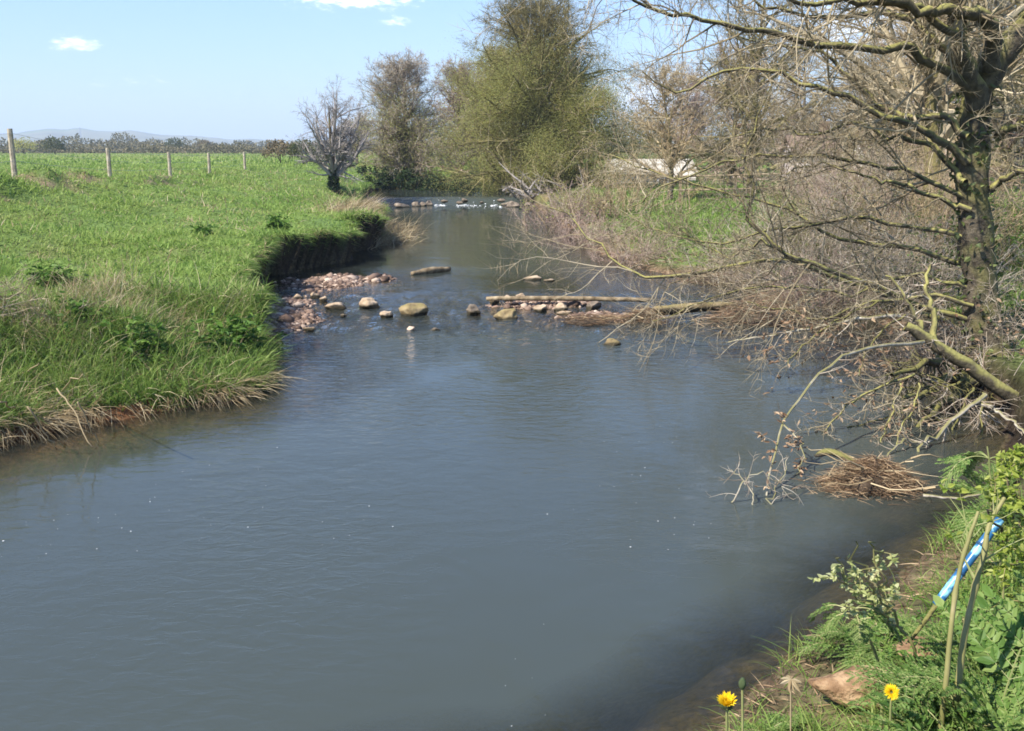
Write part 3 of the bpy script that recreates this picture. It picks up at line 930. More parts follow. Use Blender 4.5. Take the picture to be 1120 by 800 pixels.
place_stone(476, 362, 16, 8, 'low dark stone breaking the water below the mossy boulder', 'stone_dark', 71)
place_stone(451, 360, 12, 7, 'tiny reddish stone in the riffle under the mossy boulder', 'gravel', 73)
place_stone(325, 327, 14, 11, 'pale stone at the head of the near gravel bar beside the dark bank', 'stone', 79)
place_stone(344, 325, 15, 9, 'pale stone beside a shaded pool between the two gravel bars', 'stone', 83)
place_stone(354, 329, 12, 9, 'round cream stone left of the long flat slab', 'stone', 89)
place_stone(338, 361, 16, 8, 'flat pinkish stone at the outer end of the near gravel bar', 'stone', 97, flat=.7)
place_stone(375, 346, 8, 6, 'very small pale stone below the long flat slab', 'stone', 101)
place_stone(648, 337, 24, 15, 'brown stone wedged under the right half of the beam', 'stone_dark', 103)

# timber beams and driftwood
def log(name, pts, rads, mat, label, cat, sides=9, n=14, jitter=.12, group=None):
    P = catmull(pts, n)
    s = np.linspace(0, 1, len(rads)); R = np.interp(np.linspace(0, 1, n), s, rads) * (1 + rng.normal(0, jitter, n) * .5)
    P = P + rng.normal(0, 1, P.shape) * (np.mean(rads) * jitter * .4)
    o = mesh_obj(name, [capped_tube(P, R, sides)], M[mat], smooth=True, origin=P[0])
    return tag(o, label, cat, group)


a_ = at(532, 330, .13); b_ = at(712, 331, .15)
log('timber_beam', [a_ + [0, 0, .05], (a_ + b_) / 2 + [0, 0, .06], b_ + [0, 0, .04]], [.035, .042, .035], 'timber', 'long straight timber beam lying across the stones in the riffle', 'beam')
a_ = at(716, 345, .1); b_ = at(806, 340, .1)
log('log', [a_ + [0, 0, .06], (a_ + b_) / 2 + [0, 0, .09], b_ + [0, 0, .08]], [.075, .085, .06], 'stone_moss', 'short mossy log lying right of the timber beam', 'log')
a_ = at(450, 301, .1); b_ = at(492, 297, .1)
log('driftwood', [a_ + [0, 0, .03], (a_ + b_) / 2 + [0, 0, .05], b_ + [0, 0, .05]], [.04, .08, .045], 'timber', 'flat piece of driftwood stranded in calm water beyond the pale stones', 'driftwood')

# ------------------------------------------------------------------ debris heaps of dead reed
def debris(name, c, rx, ry, hz, n, label, mat='dead_reed', cat='debris', Lr=(.12, .45), w=(.004, .010), drape=.6, mound=True):
    u = rng.normal(0, .45, (n, 2)); rr = np.clip(np.hypot(u[:, 0], u[:, 1]), 0, 1)
    z = hz * (1 - rr ** 1.5) * rng.random(n) ** .7
    P = np.stack([c[0] + u[:, 0] * rx, c[1] + u[:, 1] * ry, c[2] + z], 1)
    d = rand_dir(n, -.35, .55); d[:, 0] *= 1.3
    mp_ = blade_pieces(P, d, rng.uniform(Lr[0], Lr[1], n), rng.uniform(w[0], w[1], n), rng.uniform(0, drape, n), segs=3)
    e_ = thing(name, tuple(c), label, cat)
    mix_obj('reeds', [mp_], M[mat], parent=e_)
    if mound:
        V, Fc = stone((rx * .75, ry * .75, hz * .55), int(n) % 97 + 3, 3, .5, 0)
        mesh_obj('core', [(V + np.asarray(c), Fc)], M['soil'], parent=e_, smooth=True)
    # a few sticks
    m_ = max(4, n // 110)
    q = np.stack([c[0] + rng.normal(0, rx * .5, m_), c[1] + rng.normal(0, ry * .5, m_), c[2] + hz * rng.uniform(.2, .8, m_)], 1)
    Pq, Rq = grow(q, rand_dir(m_, -.1, .4), rng.uniform(.2, .6, m_), rng.uniform(.004, .010, m_), 4, .2, (0, 0, 0))
    mesh_obj('litter', [tubes(Pq, Rq, 4)], M['twig_brown'], parent=e_)
    return e_


debris('debris_heap', at(655, 352, 0), .85, .4, .12, 600, 'low scatter of brown reed debris in front of the timber beam', 'dead_brown')
debris('debris_heap', at(704, 352, 0), .28, .3, .26, 450, 'tuft of brown reed debris hung on the right end of the timber beam', 'dead_brown')
debris('debris_heap', at(835, 349, .03), .85, .6, .42, 1500, 'big pinkish-brown heap of dead reeds on the bank end of the mossy log', 'dead_reed')
debris('debris_heap', at(900, 336, .06), .7, .6, .30, 900, 'flattened brown reed heap at the right bank below the bramble tangle', 'dead_reed')
debris('debris_heap', at(785, 308, .1), .8, .5, .20, 700, 'low reed heap at the water edge in front of the green meadow', 'dead_reed')
nest = debris('debris_heap', at(952, 534, .0), .40, .24, .27, 3200, 'orange-brown matted raft of dead reeds caught under the alder', 'dead_brown', Lr=(.06, .22), w=(.003, .007))
# ------------------------------------------------------------------ alder on the right bank
TX = pd(1085, 405, 10.9)
base = np.array([TX[0], TX[1], height(TX[:1], TX[1:2])[0] - .05])
alder = thing('alder_tree', tuple(base), 'big leafless alder with dark mossy forked trunk leaning over the river', 'tree')


def limb_pts(pts, d0, d1, n=18, wob=.02):
    k_ = len(pts)
    p = [pd(a, b, d0 + (d1 - d0) * i / (k_ - 1)) for i, (a, b) in enumerate(pts)]
    P = catmull(p, n)
    w = rng.normal(0, wob, P.shape); w[0] = 0
    return P + w


def limb_rad(r0, r1, n=18):
    s = np.linspace(0, 1, n)
    return r0 + (r1 - r0) * s ** .8


tp = limb_pts([(1086, 420), (1080, 380), (1072, 320), (1068, 250), (1064, 180), (1067, 125), (1078, 85), (1100, 52), (1132, 22), (1170, -40), (1195, -130), (1180, -240)], 10.9, 11.2, 30, .012)
tr_ = np.interp(np.linspace(0, 1, 30), [0, .06, .15, .4, .55, .8, 1], [.36, .25, .185, .16, .155, .13, .09])
tr_ = tr_ * (1 + .06 * np.sin(np.arange(30) * 1.9) + rng.normal(0, .02, 30))
def lumpy(V, Fc, amp, sc, seed):
    nrm_ = noise3(V * sc, seed)
    c = V.mean(0)
    return V + rng.normal(0, amp * .25, V.shape) + (nrm_ * amp)[:, None] * np.stack([np.cos(V[:, 2] * 9), np.sin(V[:, 2] * 7), 0 * nrm_], 1), Fc
mesh_obj('trunk', [lumpy(*tubes(tp, tr_, 14), .02, 4.0, 5)], M['bark'], parent=alder, smooth=True)
LIMBS = [  # pixel path, depth from/to, radius from/to
    ([(1070, 118), (1060, 85), (1050, 50), (1046, 15), (1035, -40), (1015, -110), (980, -200)], 10.9, 10.3, .13, .05),
    ([(1084, 75), (1088, 40), (1076, 16), (1052, 10), (1020, 14), (985, 4), (940, -10)], 10.85, 10.0, .10, .03),
    ([(1064, 100), (1040, 78), (1000, 60), (985, 50), (940, 56), (900, 50), (860, 40), (825, 30), (790, 25), (755, 18), (720, 12), (690, 0), (660, -18)], 10.8, 9.6, .055, .010),
    ([(1060, 150), (1030, 130), (985, 128), (960, 112), (930, 84), (900, 58), (860, 52), (800, 40)], 10.8, 11.8, .045, .008),
    ([(1058, 178), (1035, 160), (1005, 142), (965, 128), (925, 102), (880, 92), (830, 76), (785, 80), (745, 100), (700, 78)], 10.8, 10.9, .05, .007),
    ([(1056, 200), (1040, 180), (1010, 155), (970, 150), (930, 135), (890, 150), (850, 140), (800, 150)], 10.8, 12.2, .04, .007),
    ([(1060, 95), (1020, 40), (980, 18), (930, 15), (880, 18), (830, 5), (780, -10)], 10.9, 11.6, .05, .008),
    ([(1050, 40), (1000, 8), (950, 2), (900, 6), (850, -6), (780, -20), (700, -40)], 10.5, 9.4, .045, .008),
    ([(1062, 230), (1020, 215), (985, 200), (950, 195), (900, 180), (860, 190)], 10.8, 11.5, .03, .006),
    ([(1068, 352), (1010, 338), (955, 312), (900, 293), (868, 283), (840, 262), (818, 244), (826, 205), (815, 165), (832, 130), (842, 95)], 10.9, 11.6, .036, .008),
    ([(1068, 372), (1010, 345), (955, 318), (900, 294), (850, 286), (780, 297), (720, 306), (690, 298), (665, 277), (640, 256), (618, 232), (590, 215)], 11.2, 14.0, .04, .007),
    ([(868, 283), (845, 270), (815, 268), (800, 282), (770, 268), (735, 245)], 11.4, 12.4, .022, .005),
    ([(1130, 24), (1140, -20), (1090, -90), (1000, -140), (860, -175), (720, -190), (590, -205), (470, -215)], 11.0, 12.4, .13, .02),
    ([(1165, -40), (1120, -120), (1020, -210), (880, -270), (740, -300), (600, -310), (480, -330)], 11.1, 13.5, .12, .02),
    ([(1015, -110), (930, -160), (820, -180), (700, -150), (600, -120), (520, -130)], 10.6, 11.4, .06, .012),
    ([(1180, -130), (1140, -260), (1050, -380), (930, -460), (800, -480), (650, -470)], 11.1, 12.6, .10, .02),
    ([(1100, -60), (980, -100), (850, -110), (720, -100), (600, -70), (500, -90)], 11.0, 12.2, .10, .03),
    ([(1110, -90), (980, -160), (830, -230), (690, -250), (560, -260), (430, -270)], 11.1, 12.8, .11, .03),
    ([(1150, -80), (1060, -170), (930, -240), (800, -370), (660, -380), (540, -400)], 11.1, 13.2, .11, .03),
    ([(1046, -20), (960, -60), (860, -80), (760, -70), (660, -90), (560, -160)], 10.7, 11.2, .07, .02),
    ([(1060, 262), (1000, 250), (930, 240), (860, 250), (790, 265), (730, 255), (680, 232)], 10.9, 13.0, .030, .006),
    ([(1062, 292), (990, 272), (920, 262), (850, 225), (780, 205), (720, 190), (665, 168)], 11.0, 13.2, .032, .006),
    ([(1060, 218), (1000, 190), (930, 175), (860, 168), (790, 178), (730, 202), (690, 228)], 10.9, 12.6, .030, .006),
    ([(1064, 335), (1010, 322), (950, 335), (900, 350), (860, 338), (815, 330)], 10.8, 11.4, .026, .006),
    ([(1066, 318), (1000, 300), (930, 322), (870, 312), (810, 318), (760, 335), (715, 352)], 10.9, 12.6, .026, .005),
    ([(1090, 150), (1120, 130), (1160, 110), (1220, 60)], 10.9, 10.6, .05, .02),
    ([(1085, 210), (1110, 190), (1150, 185), (1200, 150)], 10.9, 10.3, .04, .01),
]
LP, LR = [], []
for pts, d0, d1, r0, r1 in LIMBS:
    P = limb_pts(pts, d0, d1, 22, .022); R = limb_rad(r0, r1, 22)
    LP.append(P); LR.append(R)
    mesh_obj('limb', [tubes(P, R, 8)], M['limb_bark'], parent=alder, smooth=True)
LP = np.stack(LP); LR = np.stack(LR)
above = np.array([np.mean([q[1] for q in l[0]]) < -15 for l in LIMBS])
crown = []
for sel, (ka, kb, kc) in ((~above, (20, 9, 4)), (above, (18, 10, 3))):
    b2 = spawn(LP[sel], LR[sel], ka, .10, 1.0, (50, 17), .42, .45, 2.1, 9, .15, (0, 0, -.004), .5, .0055, .013)
    b3 = spawn(*b2, kb, .10, 1.0, (48, 17), .60, .25, 1.1, 6, .17, (0, 0, .005), .55, .0030, .008)
    b4 = spawn(*b3, kc, .1, 1.0, (45, 17), .62, .12, .5, 3, .18, (0, 0, .0), .6, .0021, .0038)
    crown += [tubes(*b2, 5), tubes(*b3, 4), tubes(*b4, 3)]
mesh_obj('crown', crown, M['twig'], parent=alder)
# roots over the cut bank
ROOTS = [([(1090, 400), (1060, 420), (1030, 445), (1005, 468)], .10, .02), ([(1095, 405), (1075, 440), (1060, 475), (1050, 500)], .09, .02),
         ([(1080, 405), (1045, 412), (1015, 425), (985, 440)], .08, .015), ([(1100, 410), (1105, 450), (1098, 485), (1100, 515)], .10, .03),
         ([(1070, 400), (1035, 395), (1005, 402), (970, 410)], .07, .015), ([(1110, 410), (1130, 450), (1140, 500)], .10, .03)]
rp_ = []
for pts, r0, r1 in ROOTS:
    P = limb_pts(pts, 10.8, 9.2, 12, .03); rp_.append(tubes(P, limb_rad(r0, r1, 12), 8))
RP = np.stack([limb_pts(p, 10.8, 9.3, 12, .03) for p, _, _ in ROOTS]); RRd = np.stack([limb_rad(a, b, 12) for _, a, b in ROOTS])
r2 = spawn(RP, RRd, 26, .1, 1, (60, 25), .35, .15, .7, 6, .3, (0, 0, -.08), .3, .004, .012)
r3 = spawn(*r2, 4, .1, 1, (50, 20), .5, .1, .4, 4, .3, (0, 0, -.06), .6, .0025, .006)
mesh_obj('root', rp_ + [tubes(*r2, 5), tubes(*r3, 3)], M['bark'], parent=alder, smooth=True)


def branch_thing(name, paths, label, cat, mat='pale_bark', tw='twig_pale', k2=14, k3=6, ratio=.3, Lmax=.6, trop=(0, 0, -.02), leafy=None, group=None):
    Ps = [(limb_pts(p, d0, d1, 16, .012), limb_rad(r0, r1, 16)) for p, d0, d1, r0, r1 in paths]
    e_ = thing(name, tuple(Ps[0][0][0]), label, cat, group)
    for P, R in Ps: mesh_obj('stem', [tubes(P, R, 7)], M[mat], parent=e_, smooth=True)
    PP = np.stack([p for p, _ in Ps]); RR_ = np.stack([r_ for _, r_ in Ps])
    q2 = spawn(PP, RR_, k2, .1, 1, (50, 18), ratio, .12, Lmax, 5, .2, trop, .5, .003, .010)
    q3 = spawn(*q2, k3, .1, 1, (45, 18), .5, .06, .3, 4, .2, trop, .6, .002, .005)
    mesh_obj('crown', [tubes(*q2, 4), tubes(*q3, 3)], M[tw], parent=e_)
    if leafy:
        nn, mt, L_, W_ = leafy
        al = q3[0].reshape(-1, 3); al = al[rng.integers(0, len(al), nn)]
        mesh_obj('leaves', [leaves(al, rand_dir(nn, -.9, .4), rand_dir(nn), rng.uniform(L_ * .6, L_ * 1.3, nn), rng.uniform(W_ * .6, W_ * 1.3, nn))], M[mt], parent=e_)
    return e_


branch_thing('fallen_branch', [([(1190, 520), (1130, 455), (1070, 408), (1035, 386), (1008, 366), (990, 356)], 9.6, 9.7, .085, .05), ([(1012, 370), (1000, 345), (985, 318), (970, 300)], 9.7, 9.9, .035, .012), ([(1020, 378), (1022, 345), (1012, 320), (1018, 290)], 9.7, 10.1, .04, .015)],
             'thick mossy broken bough lying at the foot of the alder', 'branch', 'limb_bark', 'twig_pale', 14, 5)
branch_thing('fallen_branch', [([(1010, 374), (975, 378), (940, 384), (915, 396), (890, 416), (872, 440), (856, 464), (847, 500), (838, 545)], 9.6, 7.3, .020, .007), ([(856, 464), (872, 478), (880, 500), (872, 520)], 8.3, 7.6, .008, .003)],
             'slender pale dead branch arching down from the bank into the open water', 'branch', 'pale_bark', 'twig_pale', 7, 3, .16, .30, leafy=(110, 'dead_reed', .06, .022))
branch_thing('fallen_branch', [([(1078, 432), (1050, 452), (1022, 478), (1010, 486), (1004, 510), (990, 524)], 9.0, 8.2, .022, .01), ([(1010, 486), (985, 485), (970, 498), (955, 505)], 8.6, 8.2, .012, .006), ([(1070, 440), (1100, 455), (1125, 475)], 9, 8.4, .018, .01)],
             'pale forked bare branch reaching down to the orange reed raft', 'branch', 'pale_bark', 'twig_pale', 9, 4, .25, .4)
branch_thing('fallen_branch', [([(985, 345), (935, 348), (890, 358), (850, 366), (815, 372), (795, 376)], 10.8, 11.6, .024, .008)],
             'pale bare branch lying along the water edge under the brown reed heap', 'branch', 'pale_bark', 'twig_pale', 10, 4, .25, .5, leafy=(110, 'dead_reed', .065, .02))
branch_thing('fallen_branch', [([(800, 550), (812, 528), (830, 518), (850, 526), (868, 548)], 7.15, 7.2, .007, .003), ([(838, 560), (846, 540), (858, 515), (860, 500)], 7.1, 7.3, .006, .003), ([(825, 555), (822, 535), (808, 520), (795, 515)], 7.1, 7.3, .006, .003)],
             'tangle of thin dead twigs sticking out of the open water', 'branch', 'pale_bark', 'twig_pale', 8, 3, .5, .22)
branch_thing('fallen_branch', [([(1000, 410), (960, 425), (930, 440), (905, 470), (885, 480)], 9.4, 9.0, .014, .006), ([(985, 420), (975, 450), (965, 480), (968, 500)], 9.2, 8.6, .012, .005), ([(1005, 420), (1000, 445), (985, 470), (980, 500)], 9.2, 8.6, .012, .005)],
             'drooping brown twiggy branch hanging over dark water beneath the bough', 'branch', 'limb_bark', 'twig', 26, 8, .45, .55, leafy=(160, 'dead_reed', .06, .02))
branch_thing('fallen_branch', [([(1055, 415), (1020, 430), (985, 450), (950, 462), (920, 470)], 9.8, 9.2, .016, .006), ([(1065, 425), (1050, 450), (1040, 480), (1030, 505)], 9.6, 8.8, .014, .005), ([(1075, 430), (1075, 455), (1068, 485), (1055, 505)], 9.4, 8.7, .013, .005)],
             'dense brush of brown twigs hanging from the alder roots over dark water', 'branch', 'bark', 'twig_pale', 26, 8, .5, .6)
branch_thing('fallen_branch', [([(960, 330), (925, 345), (895, 365), (870, 385), (862, 400)], 11.0, 10.4, .014, .005), ([(990, 345), (965, 362), (948, 385), (940, 410)], 10.6, 10.0, .014, .005)],
             'drooping bare twigs trailing to the water left of the mossy bough', 'branch', 'bark', 'twig', 22, 7, .5, .6, leafy=(120, 'dead_reed', .08, .03))
P = limb_pts([(1010, 542), (1045, 545), (1075, 541)], 6.9, 6.9, 8, .004)
o = mesh_obj('stick', [capped_tube(P, limb_rad(.012, .008, 8), 6)], M['pale_bark'], smooth=True, origin=P[0]); tag(o, 'straight pale stick floating right of the orange reed raft', 'stick')
P = limb_pts([(892, 499), (905, 495), (925, 500), (945, 515)], 7.9, 7.6, 10, .004)
o = mesh_obj('driftwood', [capped_tube(P, np.interp(np.linspace(0, 1, 10), [0, .2, .6, 1], [.012, .03, .028, .025]), 7)], M['bark'], smooth=True, origin=P[0]); tag(o, 'dark knobbly log end poking from the orange reed raft', 'driftwood')


# ------------------------------------------------------------------ generic bare tree / shrub
def gbase(x_, y_):
    return float(height(np.array([x_]), np.array([y_]))[0])


def bare_tree(name, label, cat, x, y, H, r0, lean=(0, 0), limbs=14, k=(9, 7, 4), ang0=45, spread=.55, bark='bark', tw='twig', rm=.006, fork=.18, trop=.05, leaf=None, ivy=None, t0=.25, group=None, nt_=14, tip=.55, tw_w=.06, dome=0):
    z = gbase(x, y) - .1
    e_ = thing(name, (x, y, z), label, cat, group)
    P, R = grow(np.array([[x, y, z]]), np.array([[lean[0], lean[1], 1.0]]), np.array([H]), np.array([r0]), nt_, tw_w, (0, 0, .06), .12)
    R[:, 0] *= 1.35
    mesh_obj('trunk', [tubes(P, R, 9)], M[bark], parent=e_, smooth=True)
    l1 = spawn(P, R, limbs, t0, .97, (ang0, 13), spread, H * .10, H * .8, 10, .11, (0, 0, trop), .6, rm * 2, r0 * .6, tip, dome)
    l2 = spawn(*l1, k[0], .10, 1, (44, 15), .50, H * .06, H * .34, 7, .13, (0, 0, trop * .6), .6, rm * 1.3, r0 * .25)
    l3 = spawn(*l2, k[1], .10, 1, (44, 16), .60, H * .04, H * .20, 5, .15, (0, 0, .015), .6, rm, r0 * .12)
    pieces = [tubes(*l1, 6), tubes(*l2, 4), tubes(*l3, 3)]
    tips = l3
    if k[2]:
        l4 = spawn(*l3, k[2], .1, 1, (42, 16), .65, H * .02, H * .11, 3, .16, (0, 0, .01), .7, rm * .85, r0 * .06)
        pieces.append(tubes(*l4, 3)); tips = l4
    mesh_obj('crown', pieces, M[tw], parent=e_)
    if leaf:
        nn, mt, L_, zlo, zhi, clus = leaf
        al = tips[0].reshape(-1, 3)
        zr = (al[:, 2] - z) / H
        al = al[(zr > zlo) & (zr < zhi + rng.normal(0, .08, len(zr)))]
        q = al[rng.integers(0, len(al), nn)] + rng.normal(0, clus, (nn, 3))
        mesh_obj('foliage', [leaves(q, rand_dir(nn, -.7, .6), rand_dir(nn), rng.uniform(L_ * .6, L_ * 1.4, nn), rng.uniform(L_ * .4, L_ * .8, nn))], M[mt], parent=e_)
    if ivy:
        for nn, mt, zlo, zhi, rad_, L_ in ivy:
            t = rng.uniform(zlo, zhi, nn); u = np.clip(t * nt_, 0, nt_ - 1e-6); i = u.astype(int); f = (u - i)[:, None]
            c = P[0][i] * (1 - f) + P[0][i + 1] * f
            rr = rad_ * (1 - .5 * t / max(zhi, .01)) * rng.uniform(.3, 1, nn) ** .5 * (1 + .5 * noise3(c * 1.5, 5))
            a = rng.uniform(0, 2 * PI, nn)
            q = c + np.stack([np.cos(a) * rr, np.sin(a) * rr, rng.normal(0, .15, nn)], 1)
            mesh_obj('ivy', [leaves(q, rand_dir(nn, -1, .2), rand_dir(nn), rng.uniform(L_ * .6, L_ * 1.4, nn), rng.uniform(L_ * .5, L_, nn))], M[mt], parent=e_)
    return e_


def shrub(name, label, cat, x, y, H, n, spread, tw, k=(7, 4), r=.012, rm=.004, arch=0.0, leaf=None, brad=.3, group=None):
    z = gbase(x, y) - .03
    e_ = thing(name, (x, y, z), label, cat, group)
    a = rng.uniform(0, 2 * PI, n); rr = np.abs(rng.normal(0, brad, n))
    xs = x + np.cos(a) * rr; ys = y + np.sin(a) * rr
    pos = np.stack([xs, ys, height(xs, ys) - .03], 1)
    l = np.abs(rng.normal(0, spread, n)); a2 = a + rng.normal(0, .5, n)
    d = norm(np.stack([np.cos(a2) * l, np.sin(a2) * l, np.ones(n)], 1))
    l1 = grow(pos, d, H * rng.uniform(.55, 1.15, n), r * rng.uniform(.6, 1.4, n), 10, .10, (0, 0, .02 - arch), .2)
    l2 = spawn(*l1, k[0], .2, 1, (38, 14), .38, H * .06, H * .4, 6, .14, (0, 0, .04 - arch), .6, rm, r)
    l3 = spawn(*l2, k[1], .1, 1, (40, 16), .5, H * .03, H * .2, 4, .16, (0, 0, .03 - arch * .5), .7, rm * .75, r * .6)
    mesh_obj('crown', [tubes(*l1, 5), tubes(*l2, 4), tubes(*l3, 3)], M[tw], parent=e_)
    if leaf:
        nn, mt, L_, zlo, zhi = leaf
        al = np.concatenate([l2[0].reshape(-1, 3), l3[0].reshape(-1, 3)])
        zr = (al[:, 2] - z) / H; al = al[(zr > zlo) & (zr < zhi)]
        q = al[rng.integers(0, len(al), nn)] + rng.normal(0, L_ * .4, (nn, 3))
        mesh_obj('leaves', [leaves(q, rand_dir(nn, -.6, .7), rand_dir(nn, .1, 1), rng.uniform(L_ * .6, L_ * 1.4, nn), rng.uniform(L_ * .45, L_ * .8, nn))], M[mt], parent=e_)
    return e_


def px_at(px, Y):
    return (px - 560) / F * Y / CP * 1.0


def X(px, py, z):
    c = at(px, py, z); return c[0], c[1]


# grey bare tree on the left bank
x_, y_ = X(360, 216, .5)
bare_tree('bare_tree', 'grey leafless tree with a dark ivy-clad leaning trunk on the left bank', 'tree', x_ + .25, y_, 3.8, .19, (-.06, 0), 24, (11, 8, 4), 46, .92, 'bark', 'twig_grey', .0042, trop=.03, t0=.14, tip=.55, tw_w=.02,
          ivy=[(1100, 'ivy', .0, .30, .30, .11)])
# brown tree with green ivy
bare_tree('bare_tree', 'brown twiggy tree with green ivy up its lower half, left of the olive tree', 'tree', -6.1, 59, 6.7, .18, (.0, 0), 100, (13, 8, 3), 78, .50, 'bark', 'twig_pale', .008, trop=.01, t0=.05, dome=30, tw_w=.02,
          leaf=(20000, 'olive_leaf', .065, .0, .75, .35), ivy=[(1800, 'ivy_green', .05, .5, 1.0, .18)])
bare_tree('bare_tree', 'rounded reddish-brown leafless tree between the ivy-covered tree and the olive tree', 'tree', -3.2, 64, 6.3, .16, (.02, 0), 80, (12, 7, 3), 74, .48, 'bark', 'twig_pink', .009, trop=.01, t0=.05, dome=30, tw_w=.02)
bare_tree('bare_tree', 'low brown leafless tree far behind the grey tree on the left bank', 'tree', -10.6, 70, 2.9, .12, (0, 0), 36, (10, 6, 3), 60, .75, 'bark', 'twig_pale', .010, t0=.08, leaf=(1800, 'brown_bud', .12, .0, 1, .15))
bare_tree('bare_tree', 'dense brown leafless tree on the far bank straight above the weir', 'tree', -1.6, 70, 7.2, .18, (0, 0), 80, (12, 7, 3), 74, .50, 'bark', 'twig_brown', .010, trop=.01, t0=.04, dome=30, leaf=(6000, 'olive_leaf', .12, .0, .8, .25))
# the big olive tree
bare_tree('leafing_tree', 'tall broad olive-green tree just coming into leaf beside the far weir', 'tree', 1.45, 51, 9.3, .30, (-.02, 0), 130, (15, 8, 3), 82, .53, 'bark', 'twig_olive', .007, trop=.002, t0=.04, dome=30, tw_w=.03,
          leaf=(260000, 'olive_leaf', .048, .0, .72, .36), nt_=16)
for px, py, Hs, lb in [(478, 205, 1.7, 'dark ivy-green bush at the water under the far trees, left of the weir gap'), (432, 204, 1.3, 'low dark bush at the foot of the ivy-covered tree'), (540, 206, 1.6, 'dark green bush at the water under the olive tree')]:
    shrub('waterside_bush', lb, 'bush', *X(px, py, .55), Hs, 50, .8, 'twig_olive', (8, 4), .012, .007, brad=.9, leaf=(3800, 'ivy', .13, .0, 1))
# trees behind the alder
bare_tree('bare_tree', 'leafless tree with a yellow-green mossy trunk behind the alder', 'tree', 8.3, 20, 9.5, .22, (-.02, 0), 30, (10, 7, 3), 60, .50, 'mossy_bark', 'twig', .005, trop=.01, t0=.2)
bare_tree('bare_tree', 'leafless olive-twigged tree behind the grey rail fence, left of the white house', 'tree', 9.6, 41, 8.6, .18, (-.05, 0), 40, (10, 7, 3), 60, .55, 'bark', 'twig_olive', .007, trop=.015, t0=.1)
bare_tree('bare_tree', 'leafless brown tree rising behind the willow scrub on the right bank', 'tree', 6.2, 40, 5.0, .12, (0, 0), 40, (10, 7, 3), 55, .6, 'bark', 'twig_brown', .007, t0=.06, trop=.02)
bare_tree('bare_tree', 'leafless dark tree at the right edge behind the alder trunk', 'tree', 12.5, 24, 10.5, .26, (-.05, 0), 34, (10, 7, 3), 60, .5, 'mossy_bark', 'twig', .006, trop=.01, t0=.15)
bare_tree('bare_tree', 'leafless pinkish-brown tree far back behind the small pale cottage', 'tree', 20.5, 50, 9.0, .22, (0, 0), 40, (11, 7, 3), 60, .55, 'bark', 'twig_pink', .009, t0=.1, trop=.015)
bare_tree('bare_tree', 'tall leafless tree behind the white shed at the back of the meadow', 'tree', 23, 58, 12.0, .3, (0, 0), 44, (11, 7, 3), 60, .5, 'bark', 'twig_pale', .011, t0=.1, trop=.015)
bare_tree('bare_tree', 'slim leafless tree with thin upright crown behind the low cream outbuilding', 'tree', 12.5, 74, 6.8, .16, (0, 0), 36, (10, 7, 2), 50, .5, 'bark', 'twig_pink', .012, t0=.1)
for px, Y, Hs, tw_ in [(790, 50, 6.2, 'twig_pink'), (860, 78, 9.0, 'twig_brown'), (925, 80, 10.0, 'twig_olive'), (1000, 46, 9.5, 'twig_brown'), (1075, 40, 10.0, 'twig_pink'), (1130, 34, 10.0, 'twig_olive')]:
    bare_tree('bare_tree', 'tall leafless tree in the belt of trees around the far houses', 'tree', px_at(px, Y), Y, Hs, .2, (0, 0), 46, (11, 7, 3), 66, .52, 'bark', tw_, .009, t0=.08, trop=.01, dome=20, tw_w=.03, group='belt of tall trees around the houses')
for i_, (px, Y, Hs, tw_) in enumerate([(835, 76, 7.0, 'twig_pale'), (905, 74, 8.0, 'twig_brown'), (945, 43, 4.2, 'twig_olive'), (985, 48, 5.5, 'twig_pink'), (1035, 42, 4.6, 'twig_brown'), (1085, 46, 5.6, 'twig_pale'), (1125, 40, 5.0, 'twig_olive')]):
    bare_tree('scrub_tree', 'small leafless bushy tree in the tangled thicket along the back of the right meadow', 'tree', px_at(px, Y), Y, Hs, .09, (0, 0), 34, (9, 6, 3), 55, .7, 'bark', tw_, .008, t0=.05, trop=.02, group='scrub trees in the thicket', leaf=(1200, 'olive_leaf', .06, .05, .7, .15) if i_ % 3 == 1 else None)

# willow scrub and brambles on the right bank
shrub('willow_shrub', 'tan willow shrub with upright bare rods beside the driftwood pile', 'shrub', *X(628, 243, .3), 1.5, 60, .9, 'twig_pink', (10, 5), .016, .006, brad=.9, leaf=(900, 'olive_leaf', .06, .3, 1))
shrub('willow_shrub', 'tallest tan willow shrub right of the olive tree', 'shrub', *X(684, 238, .4), 2.1, 60, .9, 'twig_brown', (10, 5), .013, .0055, arch=.02, brad=1.1)
shrub('willow_shrub', 'tan willow shrub below the white house, before the rail fence', 'shrub', *X(895, 220, .7), 1.6, 70, .7, 'twig_pale', (10, 5), .012, .0055, brad=1.3)
shrub('willow_shrub', 'tan and green willow shrub left of the alder trunk, before the rail fence', 'shrub', *X(965, 232, .7), 2.3, 90, .7, 'twig_brown', (10, 5), .012, .005, brad=1.2, leaf=(900, 'olive_leaf', .05, .2, 1))
shrub('bramble_bush', 'pinkish bramble mound hanging over the water below the willow rods', 'bramble', *X(642, 264, .2), 1.0, 90, 1.1, 'twig_pink', (10, 5), .008, .0045, arch=.08, brad=.8)
shrub('bramble_bush', 'pinkish bramble thicket at the foot of the olive tree', 'bramble', *X(612, 238, .2), 1.0, 80, 1.0, 'twig_pink', (10, 4), .010, .006, arch=.06, brad=1.0)
shrub('bramble_bush', 'bramble tangle right at the water edge left of the green meadow', 'bramble', *X(690, 282, .25), 1.1, 70, 1.1, 'twig_pink', (9, 4), .007, .004, arch=.08, brad=.6)
shrub('bramble_bush', 'leafy bramble mound in the dark hollow right of the green meadow', 'bramble', *X(870, 290, .4), 1.35, 130, 1.0, 'twig_pale', (10, 5), .007, .004, arch=.07, brad=.9, leaf=(2600, 'ivy_green', .05, .0, 1))
